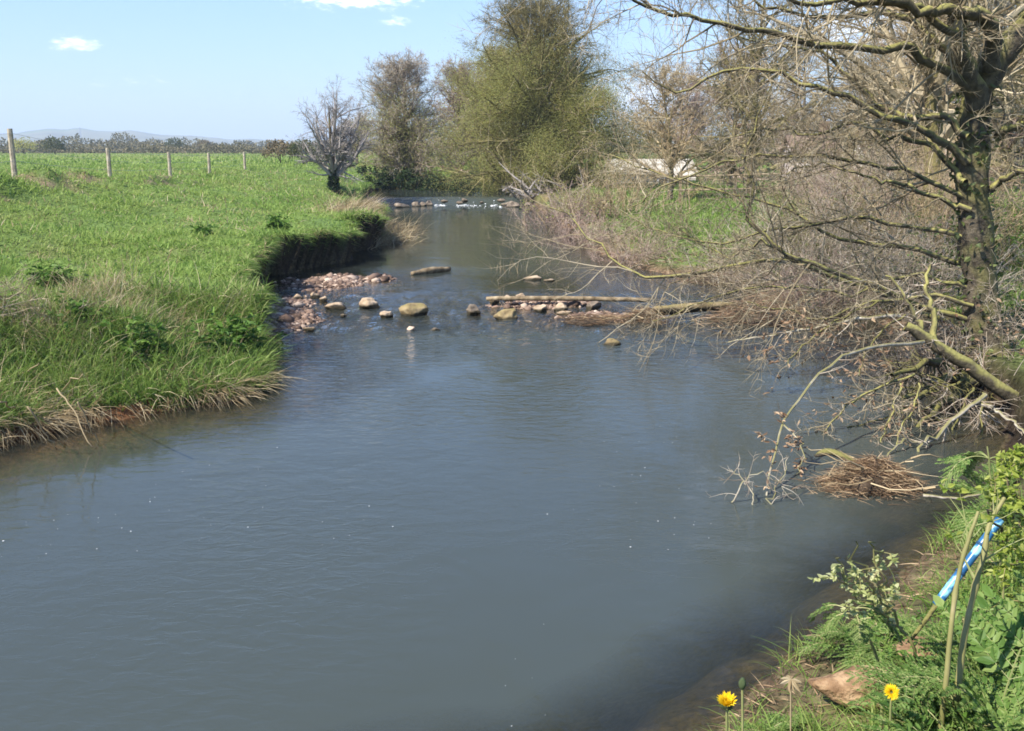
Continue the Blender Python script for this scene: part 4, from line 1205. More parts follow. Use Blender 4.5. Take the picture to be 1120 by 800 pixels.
shrub('bramble_bush', 'olive bramble mound beside the leafy one, nearer the alder', 'bramble', *X(930, 290, .45), 1.45, 150, 1.0, 'twig_olive', (10, 5), .007, .004, arch=.07, brad=.9, leaf=(2200, 'ivy_green', .045, .0, 1))
shrub('bramble_bush', 'bramble tangle leaning against the left side of the alder trunk', 'bramble', *X(1000, 312, .45), 1.4, 150, 1.0, 'twig_pale', (10, 5), .007, .0035, arch=.06, brad=.8, leaf=(1800, 'ivy_green', .04, .0, 1))
shrub('bramble_bush', 'green leafy bramble right of the alder trunk', 'bramble', *X(1110, 292, .6), 1.5, 110, 1.0, 'twig_olive', (10, 4), .007, .0035, arch=.06, brad=.8, leaf=(5200, 'nettle', .05, .0, 1))
shrub('bramble_bush', 'bare bramble canes at the foot of the alder over the cut bank', 'bramble', *X(1050, 372, .5), .95, 110, 1.2, 'twig_pale', (10, 5), .006, .003, arch=.08, brad=.5, leaf=(400, 'dead_reed', .05, 0, 1))
shrub('bramble_bush', 'bare brown scrub behind the reed heap on the bank', 'bramble', *X(905, 320, .3), .9, 120, 1.1, 'twig_pink', (10, 4), .006, .0038, arch=.07, brad=.7)
shrub('bramble_bush', 'long bare canes drooping towards the water in front of the leafy mound', 'bramble', *X(840, 304, .3), .85, 70, 1.2, 'twig_pale', (9, 4), .006, .0038, arch=.08, brad=.6)
shrub('bramble_bush', 'bare olive scrub mound behind the two bramble mounds, in the meadow', 'bramble', *X(945, 262, .5), 1.6, 130, .9, 'twig_olive', (10, 5), .008, .0045, arch=.04, brad=1.2, leaf=(1200, 'olive_leaf', .05, 0, 1))
shrub('bramble_bush', 'reddish bare scrub right of the green meadow patch', 'bramble', *X(1040, 262, .5), 1.6, 120, .9, 'twig_pink', (10, 5), .008, .0045, arch=.04, brad=1.1)
for px, py, Hs, tw_ in [(905, 268, 2.0, 'twig_pink'), (940, 250, 2.6, 'twig_pale'), (985, 290, 2.1, 'twig_pink'), (1035, 300, 2.2, 'twig_brown'), (905, 300, 1.7, 'twig_pale')]:
    shrub('thicket_bush', 'fine-twigged leafless bush in the thicket between the green meadow patch and the alder', 'shrub', *X(px, py, .45), Hs, 60, .75, tw_, (12, 6), .009, .0036, arch=.02, brad=.7, group='leafless thicket bushes on the right bank')
# ivy and thin shoots on the alder's trunk
nn = 450
i = rng.integers(3, 16, nn); aa = rng.uniform(0, 2 * PI, nn)
q = tp[i] + np.stack([np.cos(aa), np.sin(aa), 0 * aa], 1) * (tr_[i] * rng.uniform(.9, 1.35, nn))[:, None] + np.stack([0 * aa, 0 * aa, rng.normal(0, .1, nn)], 1)
mesh_obj('ivy', [leaves(q, rand_dir(nn, -1, .3), rand_dir(nn), rng.uniform(.04, .09, nn), rng.uniform(.03, .07, nn))], M['ivy_green'], parent=alder)
sh = spawn(tp[None, 2:17], tr_[None, 2:17], 26, 0, 1, (75, 20), .3, .25, .8, 7, .2, (0, 0, .05), .03, .003, .006)
sh2 = spawn(*sh, 5, .1, 1, (45, 15), .5, .1, .4, 4, .18, (0, 0, .02), .6, .0028, .005)
mesh_obj('shoots', [tubes(*sh, 5), tubes(*sh2, 3)], M['twig'], parent=alder)

# driftwood pile at the far weir
c = at(592, 220, .2)
e_ = thing('driftwood_pile', tuple(c), 'grey driftwood and bare roots piled at the right end of the far weir', 'driftwood')
nn = 26
q = c + np.stack([rng.normal(0, .9, nn), rng.normal(0, .5, nn), rng.uniform(0, .5, nn)], 1)
P, R = grow(q, norm(rand_dir(nn, .0, .8) + [-.3, 0, .2]), rng.uniform(.8, 2.4, nn), rng.uniform(.03, .075, nn), 6, .12, (0, 0, 0))
for i_ in range(nn): mesh_obj('log', [tubes(P[i_], R[i_], 6)], M['twig_grey'], parent=e_)
q2 = spawn(P, R, 6, .2, 1, (45, 15), .4, .3, .9, 4, .15, (0, 0, 0), .5, .012, .04)
mesh_obj('branches', [tubes(*q2, 4)], M['twig_pale'], parent=e_)

# far weir: rocks and foam
k_ = 0
for px in [412, 420, 428, 437, 444, 452, 458, 463, 468, 474, 480, 558, 563, 574, 580, 592, 601]:
    k_ += 1
    place_stone(px + rng.uniform(-3, 3), 225 + rng.uniform(-2.2, 2.0), rng.uniform(9, 22), rng.uniform(5, 12), 'brown rock in the broken line of the far weir', 'stone_dark', 200 + k_, z=.10, group='rocks along the far weir', name='weir_rock')
for px in (486, 503, 508, 527, 549):
    k_ += 1
    place_stone(px, 221.5 + rng.uniform(-1.5, 1.5), rng.uniform(7, 14), rng.uniform(3, 6), 'low wet rock under the falling water of the far weir', 'stone_dark', 200 + k_, z=.3, group='low rocks in the weir gap', name='weir_rock')
n = 1500
fx = rng.uniform(-3.4, -.3, n); fy = 45.5 + rng.exponential(.22, n) * rng.choice([-1.0, .6], n)
dn = S(noise2(fx * 2.6, fx * 0, 201) + .5 * noise2(fx * 7, fy * 3, 203), -.1, .45)
kk = rng.random(n) < dn * .55 + .02
fx, fy = fx[kk], fy[kk]
pv = pebble_batch(fx, fy, wl(fy) - .004, np.exp(rng.normal(-3.9, .5, len(fx))), 1)
n2_ = 130
fx = rng.uniform(-2.5, -.4, n2_); fy = 44.9 - rng.exponential(.7, n2_)
pv2 = pebble_batch(fx, fy, wl(fy) - .01, np.exp(rng.normal(-4.1, .4, n2_)), 1)
go = mesh_obj('white_water', [pv, pv2], M['foam'], smooth=True); tag(go, kind='stuff')
# foam flecks drifting on the near pool
n = 520
fx, fy = scatter(n, -30, 12, 4.0, 9.5)
ff = (river(fx, fy)[0] < -.6) & (rng.random(n) < S(fbm(fx * .9, fy * .9, 211), -.2, .5))
fx, fy = fx[ff], fy[ff]
s = np.exp(rng.normal(-5.9, .5, len(fx)))
V0 = np.array([[math.cos(a) * 1, math.sin(a) * 1, 0] for a in np.linspace(0, 2 * PI, 7)[:-1]] + [[0, 0, .5]])
F0 = np.array([[i, (i + 1) % 6, 6] for i in range(6)])
V = V0[None] * s[:, None, None] + np.stack([fx, fy, 0 * fx + .006], 1)[:, None]
go = mesh_obj('foam', [(V.reshape(-1, 3), (F0[None] + (np.arange(len(fx)) * 7)[:, None, None]).reshape(-1, 3))], M['foam'], smooth=True); tag(go, kind='stuff')

# ------------------------------------------------------------------ left bank plants
def leafy_plant(name, label, cat, c, H, n, leafn, L_, mat, spread=.5):
    e_ = thing(name, tuple(c), label, cat)
    pos = np.tile(np.asarray(c), (n, 1)) + np.stack([rng.normal(0, .12, n), rng.normal(0, .12, n), 0 * np.arange(n)], 1)
    pos[:, 2] = height(pos[:, 0], pos[:, 1]) - .02
    P, R = grow(pos, up_dir(n, spread), H * rng.uniform(.5, 1.1, n), np.full(n, .005), 6, .08, (0, 0, .03))
    mesh_obj('stems', [tubes(P, R, 4)], M['stem'], parent=e_)
    i = rng.integers(0, n, leafn); j = rng.integers(1, 7, leafn)
    q = P[i, j]
    mesh_obj('leaves', [leaves(q, rand_dir(leafn, -.3, .6), norm(rand_dir(leafn, .4, 1)), rng.uniform(.6, 1.4, leafn) * L_, rng.uniform(.35, .6, leafn) * L_)], M[mat], parent=e_)
    return e_


for px, py, z, H, n, ln, L_, mt, lb in [
    (258, 318, .95, .55, 26, 420, .11, 'nettle', 'bright green broad-leaved plant on the lip of the dark cut bank'),
    (238, 338, .8, .45, 24, 360, .09, 'nettle', 'green nettle clump just below the broad-leaved plant on the spit'),
    (285, 300, 1.0, .32, 20, 240, .09, 'nettle', 'small leafy clump hanging over the dark cut bank, farther upstream'),
    (222, 252, 1.1,   .20, 14, 160, .10, 'nettle', 'dark low clump alone in the middle of the short grass'),
    (305, 240, 1.1, .35, 20, 260, .12, 'nettle', 'bright green clump near the bank edge farther upstream'),
    (150, 350, .8, .4, 22, 300, .09, 'nettle', 'green nettle clump in the long grass beside the brushwood'),
    (60, 292, 1.15, .30, 60, 900, .09, 'nettle', 'rank dark green weed patch above the brushwood at the left'),
    (85, 368, .6, .35, 20, 260, .08, 'nettle', 'dark green weed clump below the grey brushwood pile'),
]:
    leafy_plant('weed_clump', lb, 'plant', at(px, py, z), H, n, ln, L_, mt)

# straw tussock at the bank corner upstream
c = at(398, 258, .25)
e_ = thing('reed_tussock', tuple(c), 'pale straw-coloured tussock of dead reeds at the bank corner upstream', 'reeds')
n = 3600
u = rng.normal(0, 1, (n, 2)) * [.50, 1.2]
x = c[0] - .05 + u[:, 0]; y = c[1] + 1.0 + u[:, 1]
hz = np.maximum(height(x, y), .1)
mix_obj('reeds', [blade_pieces(np.stack([x, y, hz], 1), norm(up_dir(n, .55) + [.25, -.1, 0]), rng.uniform(.3, .95, n), rng.uniform(.008, .02, n), rng.uniform(.5, 2.0, n), segs=4)], M['straw'], parent=e_)
n = 500
x = c[0] + rng.normal(-.1, .45, n); y = c[1] + rng.normal(.6, .6, n); hz = np.maximum(height(x, y), .1)
mix_obj('green_blades', [blade_pieces(np.stack([x, y, hz], 1), up_dir(n, .4), rng.uniform(.2, .5, n), rng.uniform(.01, .02, n), rng.uniform(.3, 1.2, n), segs=3)], M['long_grass'], parent=e_)
# thin reeds standing in the water upstream
c = at(560, 298, .1)
e_ = thing('water_reeds', tuple(c), 'few thin yellowish reeds standing in calm water upstream of the beam', 'reeds')
n = 26
x = c[0] + rng.normal(-.1, .22, n); y = c[1] + rng.normal(.3, .3, n)
mix_obj('reeds', [blade_pieces(np.stack([x, y, 0 * x + .06], 1), up_dir(n, .25), rng.uniform(.2, .5, n), rng.uniform(.008, .014, n), rng.uniform(.1, .8, n), segs=3)], M['straw'], parent=e_)

# brushwood pile on the left
c = at(10, 352, .85)
e_ = thing('brushwood_pile', tuple(c), 'heap of greyish brown dead brushwood in the long grass at the left edge', 'brushwood')
n = 90
q = c + np.stack([rng.normal(-.40, .30, n), rng.normal(.2, .3, n), rng.uniform(-.05, .30, n)], 1)
P, R = grow(q, norm(rand_dir(n, -.1, .5) + [.4, -.2, .15]), rng.uniform(.25, .75, n), rng.uniform(.003, .008, n), 6, .14, (0, 0, -.02))
b2 = spawn(P, R, 9, .1, 1, (45, 15), .4, .1, .5, 4, .15, (0, 0, -.02), .6, .0028, .005)
mesh_obj('litter', [tubes(P, R, 5), tubes(*b2, 4)], M['twig'], parent=e_)
# long dead canes trailing down the bank into the water
for k_, (pts, lb) in enumerate([
    ([(20, 360), (28, 395), (32, 420)], 'pale dead cane standing below the brushwood, nearest the left edge'),
    ([(5, 425), (25, 410), (45, 398)], 'pale dead cane slanting up from the left edge of the waterline'),
    ([(30, 445), (50, 475), (62, 492)], 'pinkish dead cane trailing from the red soil into the water'),
    ([(62, 425), (82, 452), (100, 490)], 'longest dead cane trailing from the long grass into the water'),
    ([(85, 440), (98, 465), (108, 488)], 'thin dead cane beside the longest one, trailing into the water'),
    ([(45, 452), (70, 425), (90, 410)], 'pale dead cane leaning up the red bank'),
    ([(0, 440), (18, 448), (30, 455)], 'short dead cane lying on the red soil at the left edge'),
]):
    d0 = at(pts[0][0], pts[0][1], .45)[1]; d1 = at(pts[-1][0], pts[-1][1], .02)[1]
    if k_ in (1, 5): d0, d1 = d1 - .3, d0 - .3
    P = limb_pts(pts, d0 - .15, d1, 10, .01)
    o = mesh_obj('dead_cane', [capped_tube(P, limb_rad(.008, .005, 10), 5)], M['straw'], smooth=True, origin=P[0]); tag(o, lb, 'cane')

# ------------------------------------------------------------------ left fence
e_ = thing('wire_fence', (-12.6, 25.6, gbase(-12.6, 25.6)), 'post and wire fence crossing the left field, weathered wooden posts', 'fence')
fp = []
for k_, (x_, y_) in enumerate([(-12.2, 18.5), (-12.55, 25.8), (-13.1, 33.3), (-13.7, 41.0), (-13.9, 47.0), (-14.6, 56)]):
    z = gbase(x_, y_)
    hgt = [1.2, 1.22, 1.10, 1.02, 1.0, 1.0][k_]
    w = .11
    lean = rng.normal(0, .02, 2)
    P = np.array([[x_, y_, z - .3], [x_ + lean[0] * .5, y_ + lean[1] * .5, z + hgt * .5], [x_ + lean[0], y_ + lean[1], z + hgt]])
    mesh_obj('post', [capped_tube(P, np.array([.075, .07, .068]), 8)], M['post'], parent=e_)
    fp.append((x_, y_, z, hgt))
for fr_ in (.35, .62, .9):
    for a_, b_ in zip(fp[:-1], fp[1:]):
        t = np.linspace(0, 1, 5)
        P = np.stack([a_[0] + (b_[0] - a_[0]) * t + .07, a_[1] + (b_[1] - a_[1]) * t, (a_[2] + a_[3] * fr_) * (1 - t) + (b_[2] + b_[3] * fr_) * t - .03 * np.sin(t * PI)], 1)
        mesh_obj('wire', [tubes(P, np.full(5, .004), 4)], M['wire'], parent=e_)

# rail fence across the right meadow
e_ = thing('rail_fence', (9.5, 36, gbase(9.5, 36)), 'grey wooden post and rail fence across the back of the right meadow', 'fence')
fp = [(6.2 + 1.9 * i, 37.5 - .55 * i) for i in range(11)]
fz = [gbase(*p) for p in fp]
for (x_, y_), z in zip(fp, fz):
    mesh_obj('post', [box(x_, y_ + .06, z + .45, .10, .10, 1.25)], M['timber'], parent=e_)
for hgt in (.45, .95):
    for i in range(10):
        a_ = np.array([*fp[i], fz[i] + hgt]); b_ = np.array([*fp[i + 1], fz[i + 1] + hgt])
        mesh_obj('rail', [capped_tube(np.stack([a_, (a_ + b_) / 2, b_]), np.array([.036, .042, .034]), 6)], M['timber'], parent=e_)

# ------------------------------------------------------------------ buildings beyond the meadow
def house(name, label, cx, cy, w, dp, wall_h, roof_h, rot, wall, roofm, wins, chim=True):
    z = gbase(cx, cy) - .2
    e_ = thing(name, (cx, cy, z), label, 'building')

    def T(V):
        return rotz(np.asarray(V, float), rot) + np.array([cx, cy, z])
    V, Fc = box(0, 0, wall_h / 2, w, dp, wall_h)
    g = np.array([[-w / 2, -dp / 2 , wall_h], [-w / 2, dp / 2, wall_h], [-w / 2, 0, wall_h + roof_h], [w / 2, -dp / 2, wall_h], [w / 2, dp / 2, wall_h], [w / 2, 0, wall_h + roof_h]])
    mesh_obj('wall', [(T(V), Fc), (T(g), np.array([[0, 2, 1], [3, 4, 5]]))], M[wall], parent=e_)
    ov = .25
    s_ = roof_h / (dp / 2)
    def slab(sgn):
        y0, y1 = sgn * (dp / 2 + ov), 0
        z0, z1 = wall_h - ov * s_ + .03, wall_h + roof_h + .03
        X0, X1 = -w / 2 - ov, w / 2 + ov
        q = np.array([[X0, y0, z0], [X1, y0, z0], [X1, y1, z1], [X0, y1, z1]])
        return np.vstack([q, q + [0, 0, .15]]), np.array([[0, 3, 2, 1], [4, 5, 6, 7], [0, 1, 5, 4], [1, 2, 6, 5], [2, 3, 7, 6], [3, 0, 4, 7]])
    a1 = slab(-1); a2 = slab(1)
    ro = mesh_obj('roof', [(T(a1[0]), a1[1]), (T(a2[0]), a2[1])], M[roofm], parent=e_)
    if chim:
        V, Fc = box(w * .28, 0, wall_h + roof_h + .35, .6, .6, 1.3)
        mesh_obj('chimney', [(T(V), Fc)], M['roof'], parent=ro)
    for (wx_, wz_, ww, wh_) in wins:
        V, Fc = box(wx_, -dp / 2 - .03, wz_, ww, .10, wh_)
        fo = mesh_obj('window', [(T(V), Fc)], M['white_wall'], parent=e_)
        V, Fc = box(wx_, -dp / 2 - .09, wz_, ww * .8, .03, wh_ * .8)
        mesh_obj('pane', [(T(V), Fc)], M['glass'], parent=fo)
    return e_


house('outbuilding', 'low cream outbuilding with pale roof half hidden behind the willow rods', px_at(704, 68), 68, 5.2, 3.2, 1.5, .7, .06, 'cream_wall', 'pale_roof', [(-1.2, .9, .7, .6), (.6, .9, .7, .6)], False)
house('white_shed', 'small white shed right of the low cream outbuilding', px_at(737, 62), 62, 1.0, 1.6, 1.4, .35, .0, 'white_wall', 'pale_roof', [(-.1, .8, .3, .4)], False)
house('white_house', 'pinkish white house with brown roof seen through bare twigs', px_at(872, 64), 64, 2.6, 5, 2.6, 1.0, -.1, 'pink_wall', 'roof', [(-.55, 1.7, .5, .7), (.6, 1.7, .5, .7)])
house('cottage', 'small pale cottage right of the pinkish house, nearly hidden by twigs', px_at(938, 62), 62, 1.8, 3, 1.7, .9, .0, 'white_wall', 'roof', [(0, 1.1, .5, .6)])

# ------------------------------------------------------------------ far hedges, bushes, pylon
def clump_leaves(c, rx, ry, rz, n, L_, seed):
    d = rand_dir(n, -.55, 1); rr = rng.uniform(.35, 1, n) ** .5
    lob = 1 + .45 * noise3(d * 2.2, seed)
    q = np.asarray(c) + d * rr[:, None] * lob[:, None] * np.array([rx, ry, rz])
    return leaves(q, rand_dir(n), rand_dir(n), rng.uniform(.6, 1.4, n) * L_, rng.uniform(.5, 1, n) * L_)


def bushy(name, label, cat, px, py_base, py_top, wpx, Y, mat, n=700):
    x_ = px_at(px, Y); z = gbase(x_, Y)
    s = Y / F
    Hh = (py_base - py_top) * s; Wd_ = wpx * s / 2
    e_ = thing(name, (x_, Y, z), label, cat)
    nn = 5
    P, R = grow(np.tile([[x_, Y, z - .1]], (nn, 1)), up_dir(nn, .4), np.full(nn, Hh * .6), np.full(nn, Hh * .03), 5, .1, (0, 0, .03))
    mesh_obj('trunk', [tubes(P, R, 5)], M['bark'], parent=e_)
    mesh_obj('crown', [clump_leaves((x_, Y, z + Hh * .55), Wd_, Wd_, Hh * .5, n, Hh * .09, int(px))], M[mat], parent=e_)


bushy('round_bush', 'round dark green bush standing alone on the far side of the left field', 'bush', 82, 171, 154, 24, 190, 'bush_leaf', 900)
bushy('field_tree', 'dark rounded tree far off in the hedge, middle of the left field', 'tree', 208, 168, 153, 22, 260, 'bush_leaf', 700)
bushy('field_tree', 'pale brown bare-looking tree in the far hedge right of the dark rounded tree', 'tree', 240, 168, 155, 16, 270, 'brown_bud', 600)
bushy('field_tree', 'domed brown tree topping the far hedge in front of the hill', 'tree', 152, 166, 148, 30, 330, 'far_wood', 700)
bushy('field_bush', 'olive bush in the far hedge left of the round dark green bush', 'bush', 50, 171, 156, 26, 200, 'olive_leaf', 600)
bushy('field_tree', 'tall thin brown tree at the far left end of the hedge', 'tree', 4, 168, 138, 12, 240, 'brown_bud', 500)
bushy('field_bush', 'brownish bush on the skyline just left of the grey leafless tree', 'bush', 318, 184, 160, 40, 80, 'brown_bud', 900)
bushy('field_bush', 'olive bush tucked behind the grey leafless tree', 'bush', 342, 188, 164, 34, 72, 'bush_leaf', 800)

n = 60000
a = np.radians(rng.uniform(-40, 40, n)); lay = rng.integers(0, 3, n)
Rb = np.array([230, 330, 480])[lay] * (1 + .10 * np.sin(a * 9 + lay * 2)) * rng.uniform(.985, 1.02, n)
x, y = Rb * np.sin(a), Rb * np.cos(a)
top = (np.array([1.7, 2.7, 4.6])[lay]) * (.5 + .9 * np.clip(fbm(np.degrees(a) * 1.1, lay * 7.0, 161) + .45, .05, 1.2) + .35 * noise2(np.degrees(a) * 5, lay * 3.0, 163))
z = height(x, y) + top * rng.random(n) ** 1.1
go = mesh_obj('far_hedgerow', [leaves(np.stack([x, y, z], 1), rand_dir(n), rand_dir(n), rng.uniform(.3, .9, n) * (Rb / 300), rng.uniform(.3, .7, n) * (Rb / 300))], M['far_wood']); tag(go, kind='stuff')
# bare wood behind the right meadow
n = 60000
a = np.radians(rng.uniform(-1, 38, n)); Rb = rng.uniform(85, 125, n)
x, y = Rb * np.sin(a), Rb * np.cos(a)
top = 7.2 * (.45 + .9 * np.clip(fbm(np.degrees(a) * .7, a * 0, 171) + .35, 0, 1)) * S(np.degrees(a), 1.5, 9)
z = height(x, y) + top * rng.random(n) ** .75
nw = 9000
P, R = grow(np.stack([x, y, z * .75], 1)[:nw], norm(rand_dir(nw, .2, 1)), rng.uniform(.8, 2.4, nw), np.full(nw, .022), 3, .15, (0, 0, .02))
go = mesh_obj('far_wood', [leaves(np.stack([x, y, z], 1), rand_dir(n), rand_dir(n), rng.uniform(.10, .26, n), rng.uniform(.05, .12, n)), tubes(P, R, 3)], M['far_wood']); tag(go, kind='stuff')

# pylon
Y = 2300.0; x_ = px_at(110, Y); zb = 4
e_ = thing('electricity_pylon', (x_, Y, zb), 'tiny grey electricity pylon on the skyline hill', 'pylon')
segs = []
Hp = 44
for sx in (-1, 1):
    for sy in (-1, 1):
        segs.append([(x_ + sx * 4, Y + sy * 4, zb), (x_ + sx * 1.2, Y + sy * 1.2, zb + Hp * .6), (x_ + sx * .4, Y + sy * .4, zb + Hp)])
for s_ in segs: mesh_obj('leg', [tubes(np.array(s_), np.array([.5, .45, .35]), 4)], M['pylon'], parent=e_)
arms = [[(x_ - w_, Y, zb + hz_), (x_, Y, zb + hz_ + .8), (x_ + w_, Y, zb + hz_)] for w_, hz_ in ((6, Hp * .62), (7.5, Hp * .76), (5, Hp * .9))]
for s_ in arms: mesh_obj('arm', [tubes(np.array(s_), np.array([.25, .45, .25]), 4)], M['pylon'], parent=e_)

# ------------------------------------------------------------------ foreground bank
def fern_leaf(base, d, L, nrm_=None, pairs=11, sub=12, wid=.45, droop=.5):
    """twice-divided cow parsley leaf; returns leaf pieces and stalk"""
    d = norm(np.asarray(d, float)); up = np.array([0, 0, 1.0])
    t = np.linspace(0, 1, 14)
    pts = [np.asarray(base, float)]; dd = d
    for j in range(13):
        dd = norm(dd + np.array([0, 0, -droop / 13]) * (1 + j * .08)); pts.append(pts[-1] + dd * L / 13)
    pts = np.array(pts)
    LPs, LDs, LNs, LLs = [], [], [], []
    stalk = [(pts, np.linspace(.0028, .0008, 14))]
    for i in range(pairs):
        s = .34 + .62 * i / (pairs - 1)
        p = np.array([np.interp(s, t, pts[:, c_]) for c_ in range(3)])
        tg = norm(np.array([np.interp(min(s + .02, 1), t, pts[:, c_]) - np.interp(max(s - .02, 0), t, pts[:, c_]) for c_ in range(3)]))
        sd = norm(np.cross(tg, up)); nn_ = norm(np.cross(sd, tg))
        pl = L * wid * (1 - (s - .34) / .70) ** .8 * rng.uniform(.85, 1.1)
        for sg in (-1, 1):
            pdv = norm(tg * .75 + sd * sg + nn_ * rng.normal(0.02, .12))
            q = np.linspace(.12, 1, sub)
            pp = p + pdv * (q * pl)[:, None] + np.array([0, 0, -.12 * pl]) * (q ** 2)[:, None]
            stalk.append((np.stack([p, p + pdv * pl * .5 + [0, 0, -.03 * pl], p + pdv * pl + [0, 0, -.12 * pl]]), np.array([.0012, .0009, .0005])))
            psd = norm(np.cross(pdv, nn_))
            for s2 in (-1, 1):
                ld = norm(pdv * .8 + psd * s2 * .9)
                LPs.append(pp); LDs.append(np.tile(ld, (sub, 1)) + rng.normal(0, .18, (sub, 3))); LNs.append(np.tile(nn_, (sub, 1)) + rng.normal(0, .3, (sub, 3)))
                LLs.append(pl * .21 * (1.1 - .75 * q))
            LPs.append(pp[-1:]); LDs.append(pdv[None]); LNs.append(nn_[None]); LLs.append(np.array([pl * .2]))
    P_ = np.vstack(LPs); D_ = np.vstack(LDs); N_ = np.vstack(LNs); L_ = np.maximum(np.concatenate(LLs), .006)
    return leaves(P_, D_, N_, L_, L_ * .48, .15), stalk


def parsley(label, px, py, Y, nleaf, L, spread=.7, face=None):
    c = on_ground(px, min(py, 860)) if Y is None else pd(px, py, Y)
    c[2] = gbase(c[0], c[1])
    e_ = thing('cow_parsley', tuple(c), label, 'plant')
    lv, st = [], []
    for k_ in range(nleaf):
        a = rng.uniform(0, 2 * PI) if face is None else face + rng.normal(0, .8)
        d = np.array([math.cos(a) * spread * rng.uniform(.5, 1.3), math.sin(a) * spread * rng.uniform(.5, 1.3), 1])
        b = c + np.array([rng.normal(0, .03), rng.normal(0, .03), 0])
        p, s = fern_leaf(b, d, L * rng.uniform(.7, 1.15), droop=rng.uniform(.8, 1.9))
        lv.append(p); st += s
    mesh_obj('leaves', lv, M['fern'], parent=e_)
    mesh_obj('stalks', [tubes(np.asarray(p), np.asarray(r_), 4) for p, r_ in st], M['stem'], parent=e_)
    return e_


parsley('ferny cow parsley hanging over the water just left of the two bent stalks', 968, 712, None, 9, .30, .8)
parsley('ferny cow parsley at the bottom edge beside the larger dandelion', 845, 815, None, 9, .20, 1.0)
parsley('ferny cow parsley in front of the reddish rock', 925, 840, None, 7, .13, 1.0)
parsley('tall ferny cow parsley in the bottom right corner', 1060, 850, None, 12, .36, .8)
parsley('ferny cow parsley at the right edge below the fresh leafy shrub', 1105, 760, None, 12, .34, .8)
parsley('ferny cow parsley between the rock and the right edge', 1055, 765, None, 11, .28, .8)
parsley('big upright cow parsley in front of the left bent stalk', 1062, 835, None, 11, .36, .5)
parsley('big upright cow parsley in front of the right bent stalk', 1105, 800, None, 12, .40, .5)
parsley('big cow parsley leaning in from the right edge of the picture', 1120, 830, None, 14, .55, .6)
parsley('low ferny cow parsley left of the rock at the water edge', 872, 800, None, 7, .12, 1.0)
parsley('ferny cow parsley behind the rock, reaching out over the water', 940, 715, None, 10, .27, .8)
parsley('ferny cow parsley at the foot of the two bent stalks', 1040, 790, None, 10, .24, .7)
parsley('small ferny plant on the far side under the alder bank', 1085, 545, None, 9, .45, .6)
parsley('ferny plant low on the bank right of the pale floating stick', 1110, 585, None, 9, .42, .8)

def tall_plant(label, path, Y0, Y1, nl, L, mat='fern'):
    P = limb_pts(path, Y0, Y1, 14, .002)
    zg = gbase(P[0, 0], P[0, 1]); P[0, 2] = min(P[0, 2], zg - .01)
    e_ = thing('cow_parsley', tuple(P[0]), label, 'plant')
    mesh_obj('stem', [tubes(P, np.linspace(.006, .003, 14), 6)], M['stem'], parent=e_, smooth=True)
    lv, st = [], []
    for k_ in range(nl):
        i = int(np.clip(13 - rng.exponential(3.2), 4, 13))
        a = rng.uniform(0, 2 * PI)
        p, s_ = fern_leaf(P[i], [math.cos(a), math.sin(a), .55], L * rng.uniform(.6, 1.2), droop=rng.uniform(1.0, 2.2))
        lv.append(p); st += s_
    mesh_obj('leaves', lv, M[mat], parent=e_)
    mesh_obj('stalks', [tubes(np.asarray(p), np.asarray(r_), 4) for p, r_ in st], M['stem'], parent=e_)


tall_plant('tall loose cow parsley with a drooping tuft on top, above the fresh leafy shrub', [(1100, 700), (1094, 620), (1086, 550), (1080, 488)], 3.6, 3.6, 9, .20)
tall_plant('drooping cow parsley left of the reddish rock over the water', [(968, 760), (958, 715), (940, 680), (925, 665)], 3.0, 2.95, 8, .17)

# foreground grass and debris
x = rng.uniform(.3, 4.2, 60000); y = rng.uniform(1.3, 6.2, 60000)
hh, ee, lf, _, _ = height(x, y, True)
k = (~lf) & (ee > .12) & off_shade_patch(x, y) & (rng.random(len(x)) < .12 + .9 * S(fbm(x * 2.2, y * 2.2, 181) + .25 * S(x / np.maximum(y, .1), .38, .55), -.05, .35))
x, y, hh = x[k], y[k], hh[k]; n = len(x)
f1 = blade_pieces(np.stack([x, y, hh - .01], 1), up_dir(n, .5), rng.uniform(.06, .26, n), rng.uniform(.003, .007, n), rng.uniform(.4, 1.8, n), segs=4)
go = mix_obj('bank_grass', [f1], M['meadow']); tag(go, kind='stuff')
x = rng.uniform(.3, 4.0, 11000); y = rng.uniform(1.6, 6.0, 11000)
hh, ee, lf, _, _ = height(x, y, True)
k = (~lf) & (ee > .03) & off_shade_patch(x, y)
x, y, hh = x[k], y[k], hh[k]; n = len(x)
f2 = blade_pieces(np.stack([x, y, hh + .015], 1), rand_dir(n, -.05, .5), rng.uniform(.03, .14, n), rng.uniform(.002, .007, n), rng.uniform(.1, 1.0, n), segs=3)
go = mix_obj('dead_leaf_litter', [f2], M['dead_brown']); tag(go, kind='stuff')

# small broad-leaved weeds carpeting the corner
x = rng.uniform(1.1, 3.4, 900); y = rng.uniform(1.8, 4.6, 900)
hh, ee, lf, _, _ = height(x, y, True)
k = (~lf) & (ee > .4) & off_shade_patch(x, y) & (x / y > .40) & (rng.random(len(x)) < .8)
x, y, hh = x[k], y[k], hh[k]
m_ = 7
q = np.repeat(np.stack([x, y, hh + .05], 1), m_, 0) + rng.normal(0, .035, (len(x) * m_, 3)) + [0, 0, .04]
n = len(q)
go = mesh_obj('ground_weeds', [leaves(q, rand_dir(n, -.2, .6), norm(rand_dir(n, .3, 1)), rng.uniform(.015, .038, n), rng.uniform(.009, .02, n))], M['nettle']); tag(go, kind='stuff')

